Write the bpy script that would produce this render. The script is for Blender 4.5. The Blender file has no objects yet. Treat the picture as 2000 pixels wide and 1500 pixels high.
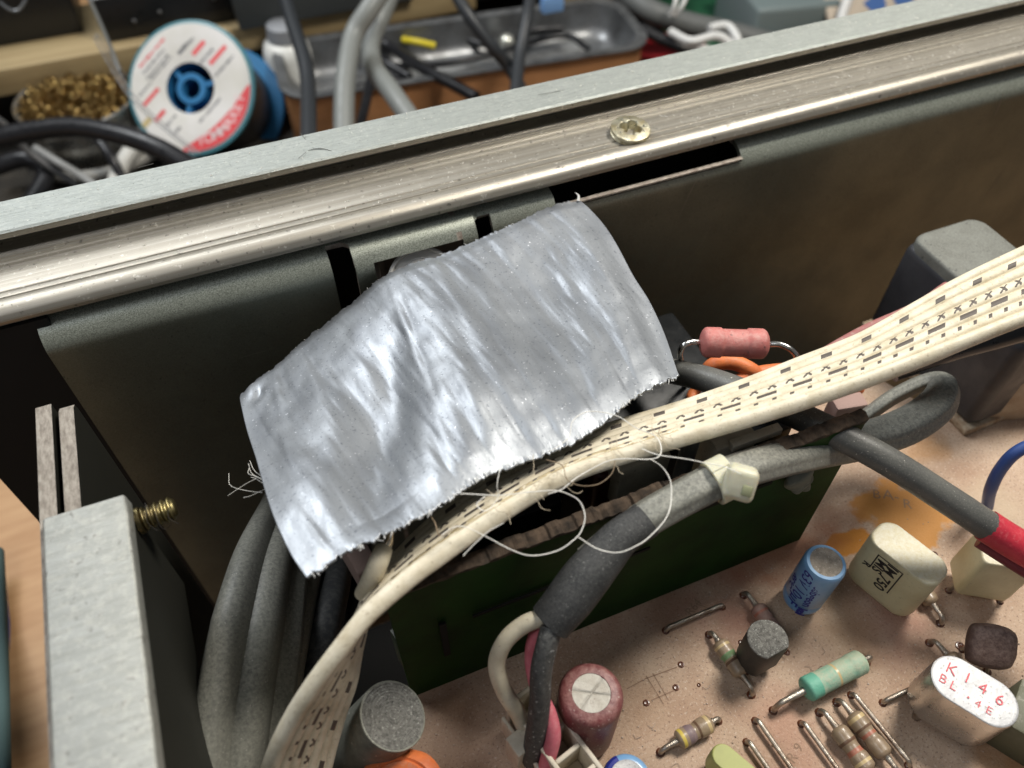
import bpy, bmesh, math, random
from mathutils import Vector, Matrix, noise
R = random.Random(7)
S = bpy.context.scene
C = S.collection
V = Vector
# ------------------------------------------------------------ camera, world, lamps, exposure (1 unit = 1 cm)
S.unit_settings.system = 'METRIC'; S.unit_settings.scale_length = 0.01
F = 1560.0; HCAM = 9.2; PITCH = math.radians(50.3); YAW = math.radians(22.4)
FW = V((math.sin(YAW)*math.cos(PITCH), math.cos(YAW)*math.cos(PITCH), -math.sin(PITCH)))
RT = V((math.cos(YAW), -math.sin(YAW), 0))
UP = RT.cross(FW)
cam = bpy.data.objects.new('camera', bpy.data.cameras.new('camera')); C.objects.link(cam)
cam.location = (0, 0, HCAM)
cam.rotation_euler = (math.radians(90)-PITCH, 0, -YAW)
cam.data.sensor_width = 36; cam.data.lens = 36*F/2000
cam.data.clip_start = 0.1; cam.data.clip_end = 500
cam.data.dof.use_dof = True; cam.data.dof.focus_distance = 8.9; cam.data.dof.aperture_fstop = 0.29
S.camera = cam
w = bpy.data.worlds.new('World'); S.world = w; w.use_nodes = True
w.node_tree.nodes['Background'].inputs[0].default_value = (0.86, 0.93, 1.0, 1)
w.node_tree.nodes['Background'].inputs[1].default_value = 0.14
S.view_settings.view_transform = 'Standard'; S.view_settings.look = 'None'
S.view_settings.exposure = 0.0; S.view_settings.gamma = 1.0; S.view_settings.use_curve_mapping = False
def lamp(name, loc, target, sx, sy, power, col):
    L = bpy.data.lights.new(name, 'AREA'); L.shape = 'RECTANGLE'; L.size = sx; L.size_y = sy
    L.energy = power; L.color = col
    o = bpy.data.objects.new(name, L); C.objects.link(o); o.location = loc
    o.rotation_euler = (V(target)-V(loc)).to_track_quat('-Z', 'Y').to_euler()
    return o
lamp('lamp_window', (-12, 34, 33), (2, 5, 2), 26, 14, 14500, (0.95, 0.98, 1.0))
lamp('lamp_bench', (19, 9, 29), (4, 3, 0), 8, 8, 13000, (1.0, 0.95, 0.86))
lamp('lamp_ceiling', (-18, 0, 32), (3, 10, 0), 10, 10, 2400, (0.93, 0.95, 1.0))

# ------------------------------------------------------------ geometry helpers
def ray(px, py):
    return FW + RT*((px-1000)/F) + UP*((750-py)/F)
def Q(px, py, z):                     # point at height z seen at pixel (2000x1500 grid)
    r = ray(px, py); t = (z-HCAM)/r.z
    return V((r.x*t, r.y*t, z))
def QY(px, py, y):
    r = ray(px, py); t = y/r.y
    return V((r.x*t, y, HCAM+r.z*t))
def QX(px, py, x):
    r = ray(px, py); t = x/r.x
    return V((x, r.y*t, HCAM+r.z*t))

def finish(name, bm, mats, parent=None, smooth=True, auto=40):
    if not isinstance(mats, (list, tuple)): mats = [mats]
    me = bpy.data.meshes.new(name)
    bmesh.ops.recalc_face_normals(bm, faces=bm.faces)
    if parent is not None:
        off = V(parent.get('_w', (0, 0, 0)))
        bmesh.ops.translate(bm, verts=bm.verts, vec=-off)
    bm.to_mesh(me); bm.free()
    for m in mats: me.materials.append(m)
    if smooth:
        for p in me.polygons: p.use_smooth = True
        if auto:
            me.set_sharp_from_angle(angle=math.radians(auto))
    o = bpy.data.objects.new(name, me); C.objects.link(o)
    if parent is not None:
        o.parent = parent; o['_w'] = tuple(off)
    else:
        o['_w'] = (0.0, 0.0, 0.0)
    return o
def tag(o, label=None, cat=None, group=None, kind=None):
    if label: o['label'] = label
    if cat: o['category'] = cat
    if group: o['group'] = group
    if kind: o['kind'] = kind
    return o
def thing(name, label, cat, loc=(0, 0, 0), group=None):
    o = bpy.data.objects.new(name, None); C.objects.link(o); o.location = V(loc); o.empty_display_size = .3
    o['_w'] = tuple(V(loc))
    return tag(o, label, cat, group)

def catmull(pts, sub):
    pts = [V(p) for p in pts]
    if sub <= 1 or len(pts) < 3: return pts, [float(i) for i in range(len(pts))]
    P = [pts[0]*2-pts[1]]+pts+[pts[-1]*2-pts[-2]]
    out = []; ts = []
    for i in range(1, len(P)-2):
        for k in range(sub):
            t = k/sub; a, b, c, d = P[i-1], P[i], P[i+1], P[i+2]
            out.append(0.5*((2*b)+(c-a)*t+(2*a-5*b+4*c-d)*t*t+(3*b-a-3*c+d)*t**3)); ts.append(i-1+t)
    out.append(pts[-1]); ts.append(len(pts)-1.0)
    return out, ts
def lerpl(a, t):
    i = min(int(t), len(a)-2) if len(a) > 1 else 0
    if len(a) == 1: return a[0]
    f = t-i; return a[i]*(1-f)+a[i+1]*f
def sweep(bm, pts, r, n=12, sub=6, prof=None, cap=True, mi=0, wob=0.0, up0=None, twist=0):
    path, ts = catmull(pts, sub)
    m = len(path)
    tang = [(path[min(i+1, m-1)]-path[max(i-1, 0)]).normalized() for i in range(m)]
    nrm = V(up0) if up0 else (V((0, 0, 1)) if abs(tang[0].z) < .9 else V((0, 1, 0)))
    nrm = (nrm-tang[0]*nrm.dot(tang[0])).normalized()
    rings = []
    for i in range(m):
        nrm = (nrm-tang[i]*nrm.dot(tang[i])).normalized()
        bi = tang[i].cross(nrm)
        rr = lerpl(r, ts[i]) if isinstance(r, (list, tuple)) else r
        ring = []
        for k in range(n):
            a = 2*math.pi*k/n
            if prof: s = prof[k % len(prof)]; x, y = s[0]*rr, s[1]*rr
            else: x, y = math.cos(a)*rr, math.sin(a)*rr
            if twist: ca, sa = math.cos(twist*ts[i]), math.sin(twist*ts[i]); x, y = x*ca-y*sa, x*sa+y*ca
            p = path[i]+bi*x+nrm*y
            if wob: p = p+(noise.noise_vector(p*3)*wob)
            ring.append(bm.verts.new(p))
        rings.append(ring)
    for i in range(m-1):
        for k in range(n):
            f = bm.faces.new((rings[i][k], rings[i][(k+1) % n], rings[i+1][(k+1) % n], rings[i+1][k])); f.material_index = mi
    if cap:
        for rg in (rings[0], rings[-1]):
            f = bm.faces.new(rg); f.material_index = mi
    return rings
def frame(axis, hint=(0, 0, 1)):
    z = V(axis).normalized(); h = V(hint)
    if abs(h.normalized().dot(z)) > .95: h = V((1, 0, 0))
    x = (h-z*h.dot(z)).normalized(); y = z.cross(x)
    return x, y, z
def lathe(bm, org, axis, prof, n=32, mis=None, hint=(0, 0, 1), arc=None, sx=1, sy=1):
    # prof list of (dist along axis, radius); mis material index per band
    x, y, z = frame(axis, hint); org = V(org)
    rings = []
    for d, r in prof:
        if r <= 1e-6: rings.append([bm.verts.new(org+z*d)])
        else: rings.append([bm.verts.new(org+z*d+x*math.cos(2*math.pi*k/n)*r*sx+y*math.sin(2*math.pi*k/n)*r*sy) for k in range(n)])
    for i in range(len(rings)-1):
        a, b = rings[i], rings[i+1]; mi = mis[i] if mis else 0
        for k in range(n):
            k2 = (k+1) % n
            if len(a) == 1 and len(b) == 1: continue
            if len(a) == 1: f = bm.faces.new((a[0], b[k], b[k2]))
            elif len(b) == 1: f = bm.faces.new((a[k], a[k2], b[0]))
            else: f = bm.faces.new((a[k], a[k2], b[k2], b[k]))
            f.material_index = mi
    return rings
def obox(bm, c, ax, half, bev=0, seg=2, mi=0):
    c = V(c); X, Y, Z = [V(a).normalized() for a in ax]
    vs = []
    for sx in (-1, 1):
        for sy in (-1, 1):
            for sz in (-1, 1):
                vs.append(bm.verts.new(c+X*sx*half[0]+Y*sy*half[1]+Z*sz*half[2]))
    idx = [(0, 1, 3, 2), (4, 6, 7, 5), (0, 4, 5, 1), (2, 3, 7, 6), (0, 2, 6, 4), (1, 5, 7, 3)]
    fs = [bm.faces.new([vs[i] for i in q]) for q in idx]
    for f in fs: f.material_index = mi
    if bev:
        es = set(e for f in fs for e in f.edges)
        bmesh.ops.bevel(bm, geom=list(es), offset=bev, segments=seg, affect='EDGES', profile=.5)
def box(bm, lo, hi, bev=0, seg=2, mi=0):
    lo, hi = V(lo), V(hi)
    obox(bm, (lo+hi)/2, ((1, 0, 0), (0, 1, 0), (0, 0, 1)), (hi-lo)/2, bev, seg, mi)
def prism(bm, poly, z0, z1, fr=None, mi=0, inset=None):
    # poly list of 2D; fr=(origin,x,y,z)
    o, x, y, z = fr if fr else (V((0, 0, 0)), V((1, 0, 0)), V((0, 1, 0)), V((0, 0, 1)))
    cx = sum(p[0] for p in poly)/len(poly); cy = sum(p[1] for p in poly)/len(poly)
    levels = inset or [(z0, 1), (z1, 1)]
    rings = [[bm.verts.new(o+x*(cx+(p[0]-cx)*s)+y*(cy+(p[1]-cy)*s)+z*h) for p in poly] for h, s in levels]
    n = len(poly)
    for i in range(len(rings)-1):
        for k in range(n):
            f = bm.faces.new((rings[i][k], rings[i][(k+1) % n], rings[i+1][(k+1) % n], rings[i+1][k])); f.material_index = mi
    f = bm.faces.new(rings[0][::-1]); f.material_index = mi
    f = bm.faces.new(rings[-1]); f.material_index = mi
def stadium(L, W, n=10, r=None):
    r = W/2 if r is None else r
    out = []
    for cx, cy, a0 in ((L/2-r, W/2-r, 0), (-L/2+r, W/2-r, 90), (-L/2+r, -W/2+r, 180), (L/2-r, -W/2+r, 270)):
        for k in range(n+1):
            a = math.radians(a0+90*k/n); out.append((cx+r*math.cos(a), cy+r*math.sin(a)))
    res = []
    for p in out:
        if not res or (abs(p[0]-res[-1][0])+abs(p[1]-res[-1][1])) > 1e-5: res.append(p)
    if abs(res[0][0]-res[-1][0])+abs(res[0][1]-res[-1][1]) < 1e-5: res.pop()
    return res
def textbm(bm, s, size, fn, mi=0, bold=0.0, spacing=1.0, align='CENTER'):
    cu = bpy.data.curves.new('t', 'FONT'); cu.body = s; cu.size = size; cu.align_x = align; cu.align_y = 'CENTER'
    cu.space_character = spacing; cu.resolution_u = 3; cu.offset = bold
    to = bpy.data.objects.new('t', cu); C.objects.link(to)
    bpy.context.view_layer.update()
    me = bpy.data.meshes.new_from_object(to.evaluated_get(bpy.context.evaluated_depsgraph_get()))
    tb = bmesh.new(); tb.from_mesh(me)
    bmesh.ops.triangulate(tb, faces=tb.faces)
    bmesh.ops.subdivide_edges(tb, edges=[e for e in tb.edges if e.calc_length() > size*.25], cuts=1)
    mp = {}
    for v in tb.verts: mp[v.index] = bm.verts.new(fn(v.co.x, v.co.y))
    for f in tb.faces:
        try: g = bm.faces.new([mp[v.index] for v in f.verts]); g.material_index = mi
        except ValueError: pass
    tb.free(); bpy.data.objects.remove(to); bpy.data.curves.remove(cu); bpy.data.meshes.remove(me)

# ------------------------------------------------------------ materials
def lin(c):
    return tuple((v/12.92 if v <= .04045 else ((v+.055)/1.055)**2.4) for v in c)
def M(name, col, rough=.5, metal=0.0, col2=None, ns=3.0, lo=.35, hi=.65, stretch=(1, 1, 1), bump=0.0, bs=30.0, bstretch=None,
      dust=0.0, dcol=(.45, .42, .36), ds=9.0, speck=0.0, scol=(.03, .03, .03), ss=45.0, light=0.0, lcol=(.75, .72, .65), ls=60.0,
      rvar=0.0, trans=0.0, sub=0.0, emit=None, coat=0.0, ior=1.45, aniso=None):
    m = bpy.data.materials.new(name); m.use_nodes = True
    nt = m.node_tree; N = nt.nodes; L = nt.links; b = N['Principled BSDF']
    tc = N.new('ShaderNodeTexCoord')
    def mapping(sc):
        mp = N.new('ShaderNodeMapping'); L.new(tc.outputs['Object'], mp.inputs[0]); mp.inputs['Scale'].default_value = sc; return mp.outputs[0]
    def nz(scale, detail=4, st=(1, 1, 1), rg=.6):
        n = N.new('ShaderNodeTexNoise'); n.inputs['Scale'].default_value = scale; n.inputs['Detail'].default_value = detail
        n.inputs['Roughness'].default_value = rg; L.new(mapping(st), n.inputs['Vector']); return n.outputs[0]
    def ramp(src, a, bb):
        r = N.new('ShaderNodeMapRange'); r.inputs[1].default_value = a; r.inputs[2].default_value = bb; r.clamp = True; L.new(src, r.inputs[0]); return r.outputs[0]
    def mix(f, a, c, fs=1.0):
        x = N.new('ShaderNodeMix'); x.data_type = 'RGBA'
        if fs != 1.0:
            mu = N.new('ShaderNodeMath'); mu.operation = 'MULTIPLY'; mu.inputs[1].default_value = fs; L.new(f, mu.inputs[0]); f = mu.outputs[0]
        L.new(f, x.inputs[0])
        for s, i in ((a, 6), (c, 7)):
            if isinstance(s, tuple): x.inputs[i].default_value = (*s, 1)
            else: L.new(s, x.inputs[i])
        return x.outputs[2]
    cur = tuple(col)
    if col2: cur = mix(ramp(nz(ns, 6, stretch), lo, hi), cur, tuple(col2))
    if speck: cur = mix(ramp(nz(ss, 2), .66-.12*speck, .72), cur, tuple(scol), min(1, .5+speck*.5))
    if light: cur = mix(ramp(nz(ls, 2), .69-.14*light, .76), cur, tuple(lcol), .8)
    if dust:
        g = N.new('ShaderNodeNewGeometry'); sp = N.new('ShaderNodeSeparateXYZ'); L.new(g.outputs['Normal'], sp.inputs[0])
        up = ramp(sp.outputs[2], -.1, .9); nn = ramp(nz(ds, 8, rg=.75), .62-.35*dust, .62)
        mu = N.new('ShaderNodeMath'); mu.operation = 'MULTIPLY'; L.new(up, mu.inputs[0]); L.new(nn, mu.inputs[1])
        cur = mix(mu.outputs[0], cur, tuple(dcol), min(1, dust))
        if metal:
            mm = N.new('ShaderNodeMapRange'); L.new(mu.outputs[0], mm.inputs[0]); mm.inputs[3].default_value = metal; mm.inputs[4].default_value = metal*(1-min(1, dust)*.8); L.new(mm.outputs[0], b.inputs['Metallic'])
    if isinstance(cur, tuple): b.inputs['Base Color'].default_value = (*cur, 1)
    else: L.new(cur, b.inputs['Base Color'])
    b.inputs['Roughness'].default_value = rough
    if rvar:
        r = N.new('ShaderNodeMapRange'); L.new(nz(ns*2, 5, stretch), r.inputs[0]); r.inputs[1].default_value = .3; r.inputs[2].default_value = .7
        r.inputs[3].default_value = max(.05, rough-rvar); r.inputs[4].default_value = min(1, rough+rvar); L.new(r.outputs[0], b.inputs['Roughness'])
    if not (metal and dust): b.inputs['Metallic'].default_value = metal
    b.inputs['IOR'].default_value = ior
    if trans: b.inputs['Transmission Weight'].default_value = trans
    if sub: b.inputs['Subsurface Weight'].default_value = sub; b.inputs['Subsurface Radius'].default_value = (.1, .08, .04); b.inputs['Subsurface Scale'].default_value = 1
    if coat: b.inputs['Coat Weight'].default_value = coat; b.inputs['Coat Roughness'].default_value = .15
    if bump:
        bp = N.new('ShaderNodeBump'); bp.inputs['Strength'].default_value = min(1, bump); bp.inputs['Distance'].default_value = .02*max(1, bump)
        L.new(nz(bs, 6, bstretch or stretch, .7), bp.inputs['Height']); L.new(bp.outputs[0], b.inputs['Normal'])
    m['b'] = b.name
    return m

alu_rail = M('aluminium_rail', (.45, .42, .365), .40, .72, (.32, .29, .24), ns=1.0, stretch=(.06, 22, 22), bump=.22, bs=3, bstretch=(.05, 60, 60), rvar=.08, dust=.3, dcol=(.40, .37, .31), ds=7, light=.35, lcol=(.8, .78, .72), ls=14, speck=.15, ss=12)
alu_top = M('aluminium_brushed_top', (.36, .38, .36), .5, .6, (.29, .31, .29), ns=6, stretch=(.5, 5, 5), bump=.5, bs=22, bstretch=(.7, 2.2, 2.2), rvar=.08, dust=.3, dcol=(.46, .47, .43), ds=14, light=.15, ls=25, speck=.1, ss=30)
steel = M('plated_steel', (.115, .125, .098), .40, .5, (.075, .08, .06), ns=.6, bump=.10, bs=24, rvar=.06, dust=.75, dcol=(.66, .70, .61), ds=70, speck=.15, ss=18)  # pale tone on upward faces: dust, plus light painted onto the lip
steel_edge = M('steel_cut_edge', (.42, .38, .33), .6, .4, (.22, .18, .15), ns=9, bump=.6, bs=30)
steel_shade = M('steel_in_shade', (.02, .02, .016), .5, .3)  # near-black colour puts shade into the bar side and plate sides
black_m = M('black_paint', (.006, .006, .006), .8)
blackgloss = M('black_plastic', (.012, .013, .014), .35, rvar=.1, bump=.1, bs=20)
bar_m = M('worn_cast_bar', (.34, .345, .32), .48, .5, (.29, .295, .27), ns=2.5, stretch=(.6, 5, 1), bump=.35, bs=7, bstretch=(.6, 14, 12), rvar=.12, dust=.4, dcol=(.48, .47, .42), speck=.3, ss=10, scol=(.12, .11, .10))
brass = M('brass', (.36, .30, .14), .38, 1, (.14, .11, .06), ns=4, bump=.3, bs=20, rvar=.1)
zinc = M('yellow_zinc', (.62, .60, .48), .34, .9, (.36, .31, .19), ns=9, bump=.5, bs=14, rvar=.12)
lead_m = M('tinned_lead', (.55, .52, .46), .38, .9, (.28, .22, .17), ns=6, bump=.5, bs=25, rvar=.12, dust=.35, dcol=(.40, .31, .25))
flux = M('flux_residue', (.14, .045, .02), .3, 0, (.07, .03, .02), ns=8, coat=.4)
cable_grey = M('grey_cable_jacket', (.12, .12, .11), .42, 0, (.085, .085, .08), ns=2.5, bump=.15, bs=30, rvar=.06, dust=.4, dcol=(.24, .235, .205), ds=60, light=.1, ls=50)
cable_dusty = M('dusty_grey_cable', (.15, .15, .13), .5, 0, (.10, .10, .09), ns=1.2, bump=.12, bs=14, dust=.75, dcol=(.34, .335, .285), ds=28, light=.1, ls=50, speck=.1, ss=36)
cable_dark = M('dark_cable_jacket', (.04, .042, .045), .5, 0, bump=.2, bs=20, dust=.5, dcol=(.13, .13, .12), ds=14)
cable_black = M('black_cable', (.015, .015, .017), .33, 0, rvar=.1, dust=.15, dcol=(.1, .1, .1))
cable_far = M('light_grey_cable', (.20, .21, .20), .42, 0, rvar=.1)
shrink = M('black_heat_shrink', (.022, .023, .024), .7, 0, (.038, .038, .038), ns=5, bump=.4, bs=24, dust=.6, dcol=(.085, .085, .08), ds=36, light=.35, ls=44, lcol=(.3, .3, .28))
ivory = M('ivory_insulation', (.66, .60, .46), .5, 0, (.52, .46, .34), ns=5, bump=.25, bs=16, sub=.1, speck=.12, ss=26, scol=(.28, .22, .15))
ribbon_m = M('cream_ribbon_insulation', (.66, .60, .47), .55, 0, (.47, .40, .27), ns=4.5, lo=.42, hi=.78, bump=.3, bs=22, rvar=.1, speck=.4, ss=26, scol=(.36, .29, .2))
ribbon_dark = M('ribbon_printing', (.085, .07, .06), .6)
ribbon_glue = M('clear_glue_residue', (.56, .47, .30), .12, 0, (.36, .28, .16), ns=9, bump=1, bs=9, coat=.6)
pink = M('pink_insulation', (.62, .16, .20), .5, 0, (.5, .12, .15), ns=5, bump=.3, bs=20, dust=.4, dcol=(.6, .33, .33), ds=18)
redsleeve = M('red_sleeve', (.55, .035, .055), .42, 0, (.42, .02, .04), ns=5, bump=.3, bs=18, dust=.3, dcol=(.62, .2, .2), ds=22)
blue_wire = M('blue_insulation', (.03, .07, .24), .45, 0, bump=.2)
orange_m = M('orange_insulation', (.72, .20, .06), .5, 0, (.5, .12, .04), ns=3, bump=.35, bs=14, dust=.3, dcol=(.6, .32, .2), ds=12)
pinkres = M('pink_resistor_enamel', (.50, .17, .15), .55, 0, (.38, .11, .10), ns=5, bump=.45, bs=12, dust=.5, dcol=(.60, .36, .32), ds=10, speck=.2, ss=15)
tie_m = M('translucent_nylon', (.66, .64, .50), .4, 0, (.58, .56, .42), ns=4, sub=.4, bump=.25, bs=12, trans=.15)
greenboard = M('green_solder_mask', (.004, .024, .003), .6, 0, (.010, .052, .006), ns=1.2, bump=.15, bs=8, ior=1.25)
boardedge = M('snapped_board_edge', (.11, .075, .05), .9, 0, (.022, .016, .011), ns=6, bump=1, bs=9)
darkcan = M('dark_grey_case', (.06, .06, .065), .42, .2, (.04, .04, .045), ns=2, bump=.15, bs=30, rvar=.08)
palecan = M('dusty_pale_lid', (.16, .163, .145), .7, .2, (.125, .125, .11), ns=5, bump=.2, bs=20, dust=.5, dcol=(.24, .245, .215), ds=40, speck=.2, ss=16)
rusty = M('rusty_edge', (.26, .16, .09), .8, .1, (.45, .38, .28), ns=8, bump=.6, bs=14)
bluecap = M('light_blue_sleeve', (.16, .33, .58), .3, 0, (.22, .40, .62), ns=3, bump=.1, bs=10, coat=.3)
blueink = M('dark_blue_print', (.02, .03, .25), .4)
captop = M('dusty_cap_top', (.42, .37, .31), .8, .1, (.27, .23, .19), ns=16, bump=.8, bs=30, speck=.3, ss=35, light=.5, ls=40)
yellowcap = M('pale_yellow_epoxy', (.60, .54, .34), .42, 0, (.52, .45, .27), ns=3, bump=.2, bs=14, dust=.75, dcol=(.64, .62, .52), ds=22, speck=.15, ss=26, scol=(.35, .3, .2))
blackink = M('black_print', (.02, .018, .02), .5)
redink = M('red_print', (.62, .08, .10), .5)
whiteink = M('white_print', (.8, .78, .76), .5)
darkdisc = M('dusty_brown_epoxy', (.065, .035, .03), .55, 0, (.10, .06, .05), ns=8, bump=.8, bs=14, dust=.75, dcol=(.24, .17, .145), ds=22)
silvercan = M('matte_silver_can', (.62, .60, .57), .27, .92, (.50, .46, .42), ns=1.8, bump=.2, bs=18, rvar=.1, speck=.08, ss=20)
silvertop = M('dusty_white_top', (.45, .45, .46), .5, .3, (.58, .58, .58), ns=6, bump=.3, bs=30, speck=.45, ss=30, scol=(.22, .21, .2))
tan = M('tan_resistor_enamel', (.33, .25, .165), .38, 0, (.24, .17, .11), ns=5, bump=.35, bs=14, dust=.5, dcol=(.38, .29, .21), ds=14, coat=.25)
mint = M('mint_resistor_enamel', (.25, .46, .34), .55, 0, (.38, .46, .33), ns=4, bump=.5, bs=16, dust=.6, dcol=(.48, .48, .36), ds=16)
mintcap = M('bright_mint_enamel', (.13, .42, .30), .5, 0, (.19, .45, .34), ns=5, bump=.4, bs=16)
band_y = M('yellow_band', (.62, .48, .10), .4, dust=.3, dcol=(.4, .3, .2)); band_r = M('red_band', (.38, .14, .09), .4, dust=.3, dcol=(.4, .3, .2))
band_b = M('brown_band', (.14, .08, .05), .4, dust=.3, dcol=(.4, .3, .2)); band_g = M('green_band', (.16, .27, .13), .4, dust=.3, dcol=(.4, .35, .2))
band_v = M('violet_band', (.22, .16, .17), .5, dust=.3, dcol=(.4, .3, .2)); band_t = M('pale_gold_band', (.55, .42, .22), .35)
blackepoxy = M('black_epoxy', (.035, .033, .03), .55, 0, bump=.3, bs=16, dust=.3, dcol=(.12, .11, .10))
dustytop = M('grey_dust_coat', (.22, .215, .195), .85, 0, (.11, .105, .095), ns=22, bump=1, bs=40, light=.8, ls=42, lcol=(.5, .5, .46), speck=.6, ss=34)
greycap = M('grey_metal_can', (.23, .23, .195), .55, .25, (.11, .11, .09), ns=2.5, bump=.35, bs=14, dust=.7, dcol=(.27, .27, .225), ds=14, light=.2, ls=25)
maroon = M('maroon_sleeve', (.14, .022, .027), .42, 0, (.11, .02, .025), ns=4, bump=.3, bs=16, dust=.8, dcol=(.36, .19, .17), ds=16, light=.25, ls=26)
whiteconn = M('ivory_connector', (.58, .53, .43), .5, 0, (.48, .42, .33), ns=6, bump=.25, bs=14, speck=.25, ss=20, scol=(.25, .2, .14))
oliveplastic = M('olive_plastic', (.10, .10, .06), .5, 0, bump=.2, dust=.3)
# background
wood = M('worktop_wood', (.40, .22, .10), .5, 0, (.50, .30, .15), ns=1.0, stretch=(.5, 3, 1), bump=.2, bs=5, bstretch=(.5, 6, 1))
wood_pale = M('pale_plank', (.42, .32, .17), .6, 0, (.33, .24, .12), ns=.8, stretch=(.4, 4, 4), bump=.3, bs=5, bstretch=(.3, 6, 6))
wood_box = M('tray_box_wood', (.52, .25, .11), .5, 0, (.40, .19, .08), ns=.8, stretch=(.5, 3, 3), bump=.3, bs=4)
traymetal = M('pressed_tray_metal', (.30, .31, .32), .4, .8, (.14, .14, .14), ns=1.2, bump=.15, bs=4, rvar=.1, dust=.5, dcol=(.16, .16, .15), ds=3)
dark_back_m = M('dark_backing', (.02, .019, .017), .9, 0, (.04, .034, .026), ns=.6, bump=.4, bs=4)
spoolblue = M('blue_spool_plastic', (.025, .16, .35), .35, 0)
spoolteal = M('teal_spool_rim', (.06, .20, .24), .35, 0)
solder_m = M('wound_solder', (.28, .27, .26), .35, .9, (.15, .15, .15), ns=2, stretch=(1, 1, 12), bump=.4, bs=8)
label_m = M('paper_label', (.70, .68, .66), .45, 0, (.62, .60, .55), ns=.8, coat=.2)
label_red = M('label_red', (.68, .07, .08), .45); label_grey = M('label_small_print', (.15, .15, .16), .6)
label_stain = M('label_stain', (.50, .40, .20), .6)
goldwire = M('brass_curls', (.50, .35, .13), .3, 1, (.22, .13, .05), ns=3)
bottle_m = M('milky_plastic', (.78, .78, .74), .4); greylid = M('grey_lid', (.27, .28, .30), .45)
bluecloth = M('navy_cloth', (.02, .03, .10), .9, 0, bump=.3); tealcloth = M('teal_cloth', (.07, .12, .12), .9)
greenbg = M('green_mat', (.02, .11, .05), .6, 0, (.01, .06, .03), ns=.7); redbg = M('red_cloth', (.30, .01, .015), .6)
tealbox = M('grey_teal_box', (.17, .21, .21), .45); beigebox = M('beige_board', (.50, .42, .33), .6)
bluepatch = M('blue_patch', (.05, .12, .32), .6); yellow_m = M('yellow_sleeve', (.62, .50, .03), .4)
white_m = M('white_insulation', (.72, .72, .70), .4); glassy = M('clear_film', (.75, .75, .75), .08, 0, trans=.85)
thread_w = M('white_thread', (.78, .76, .70), .6); thread_b = M('brown_thread', (.22, .16, .10), .7)
putty = M('grey_green_putty', (.15, .16, .13), .7, 0, bump=.5, bs=10)

def pcb_material():
    m = M('brown_circuit_board', (.36, .225, .145), .55, 0, (.55, .41, .30), ns=1.3, lo=.3, hi=.7, bump=.7, bs=26, speck=.8, ss=34, scol=(.20, .12, .085), light=.8, ls=30, lcol=(.66, .55, .45), rvar=.12)
    nt = m.node_tree; N = nt.nodes; L = nt.links; b = N['Principled BSDF']
    src = b.inputs['Base Color'].links[0].from_socket
    tc = N.new('ShaderNodeTexCoord'); nz = N.new('ShaderNodeTexNoise'); nz.inputs['Scale'].default_value = 2.2; nz.inputs['Detail'].default_value = 5
    L.new(tc.outputs['Object'], nz.inputs['Vector'])
    def stain(src, c, rad, col, st, sq=(1, 1, 1), soft=.55):
        mp = N.new('ShaderNodeMapping'); mp.vector_type = 'POINT'; L.new(tc.outputs['Object'], mp.inputs[0])
        mp.inputs['Location'].default_value = (-c[0]*sq[0], -c[1]*sq[1], 0); mp.inputs['Scale'].default_value = (sq[0], sq[1], 0)
        ln = N.new('ShaderNodeVectorMath'); ln.operation = 'LENGTH'; L.new(mp.outputs[0], ln.inputs[0])
        ad = N.new('ShaderNodeMath'); ad.operation = 'MULTIPLY_ADD'; L.new(nz.outputs[0], ad.inputs[0]); ad.inputs[1].default_value = -rad*1.8; L.new(ln.outputs['Value'], ad.inputs[2])
        r = N.new('ShaderNodeMapRange'); L.new(ad.outputs[0], r.inputs[0]); r.inputs[1].default_value = rad*.1; r.inputs[2].default_value = -rad*soft
        r.inputs[3].default_value = 0; r.inputs[4].default_value = st
        x = N.new('ShaderNodeMix'); x.data_type = 'RGBA'; L.new(r.outputs[0], x.inputs[0]); L.new(src, x.inputs[6]); x.inputs[7].default_value = (*col, 1)
        return x.outputs[2]
    def at(px, py): p = Q(px, py, 0); return (p.x, p.y)
    for (px, py, rad, col, st, sq, so) in [
        (1768, 1008, .62, (.52, .22, .03), .85, (1, 1.1, 1), .06), (1660, 1060, .3, (.54, .21, .02), .95, (.7, 1.6, 1), .06),
        (1530, 1075, .8, (.30, .09, .03), .6, (.6, 2, 1), .6), (1300, 1180, .7, (.26, .10, .05), .45, (.5, 2, 1), .8),
        (1990, 1480, .5, (.40, .17, .04), .6, (1, 1, 1), .5), (1800, 880, .35, (.42, .20, .05), .5, (.6, 1.3, 1), .6),
        (1740, 1215, .7, (.33, .13, .10), .5, (1, 1, 1), .8), (1420, 1200, .6, (.36, .15, .11), .5, (1, 1, 1), .8),
        (1540, 1440, .7, (.44, .20, .13), .45, (1, 1, 1), .9), (1650, 1230, .6, (.40, .25, .12), .4, (1, 1, 1), .9),
        (1950, 990, .5, (.55, .43, .30), .6, (1, 1, 1), .6), (880, 1430, .9, (.22, .14, .09), .5, (1, 1, 1), .8),
        (1600, 1300, .5, (.27, .17, .12), .5, (1, 1, 1), .9), (1250, 1400, .6, (.30, .17, .09), .4, (1, 1, 1), .9)]:
        src = stain(src, at(px, py), rad, col, st, sq, so)
    L.new(src, b.inputs['Base Color'])
    return m
pcb_m = pcb_material()

def tape_material():
    m = M('silver_duct_tape', (.35, .37, .395), .43, .65, (.235, .25, .272), ns=2.2, stretch=(1.6, .55, 1), bump=.12, bs=30, rvar=.07, speck=.45, ss=30, scol=(.12, .13, .15), light=.05, ls=26, lcol=(.85, .87, .92))
    return m
tape_m = tape_material()

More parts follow.
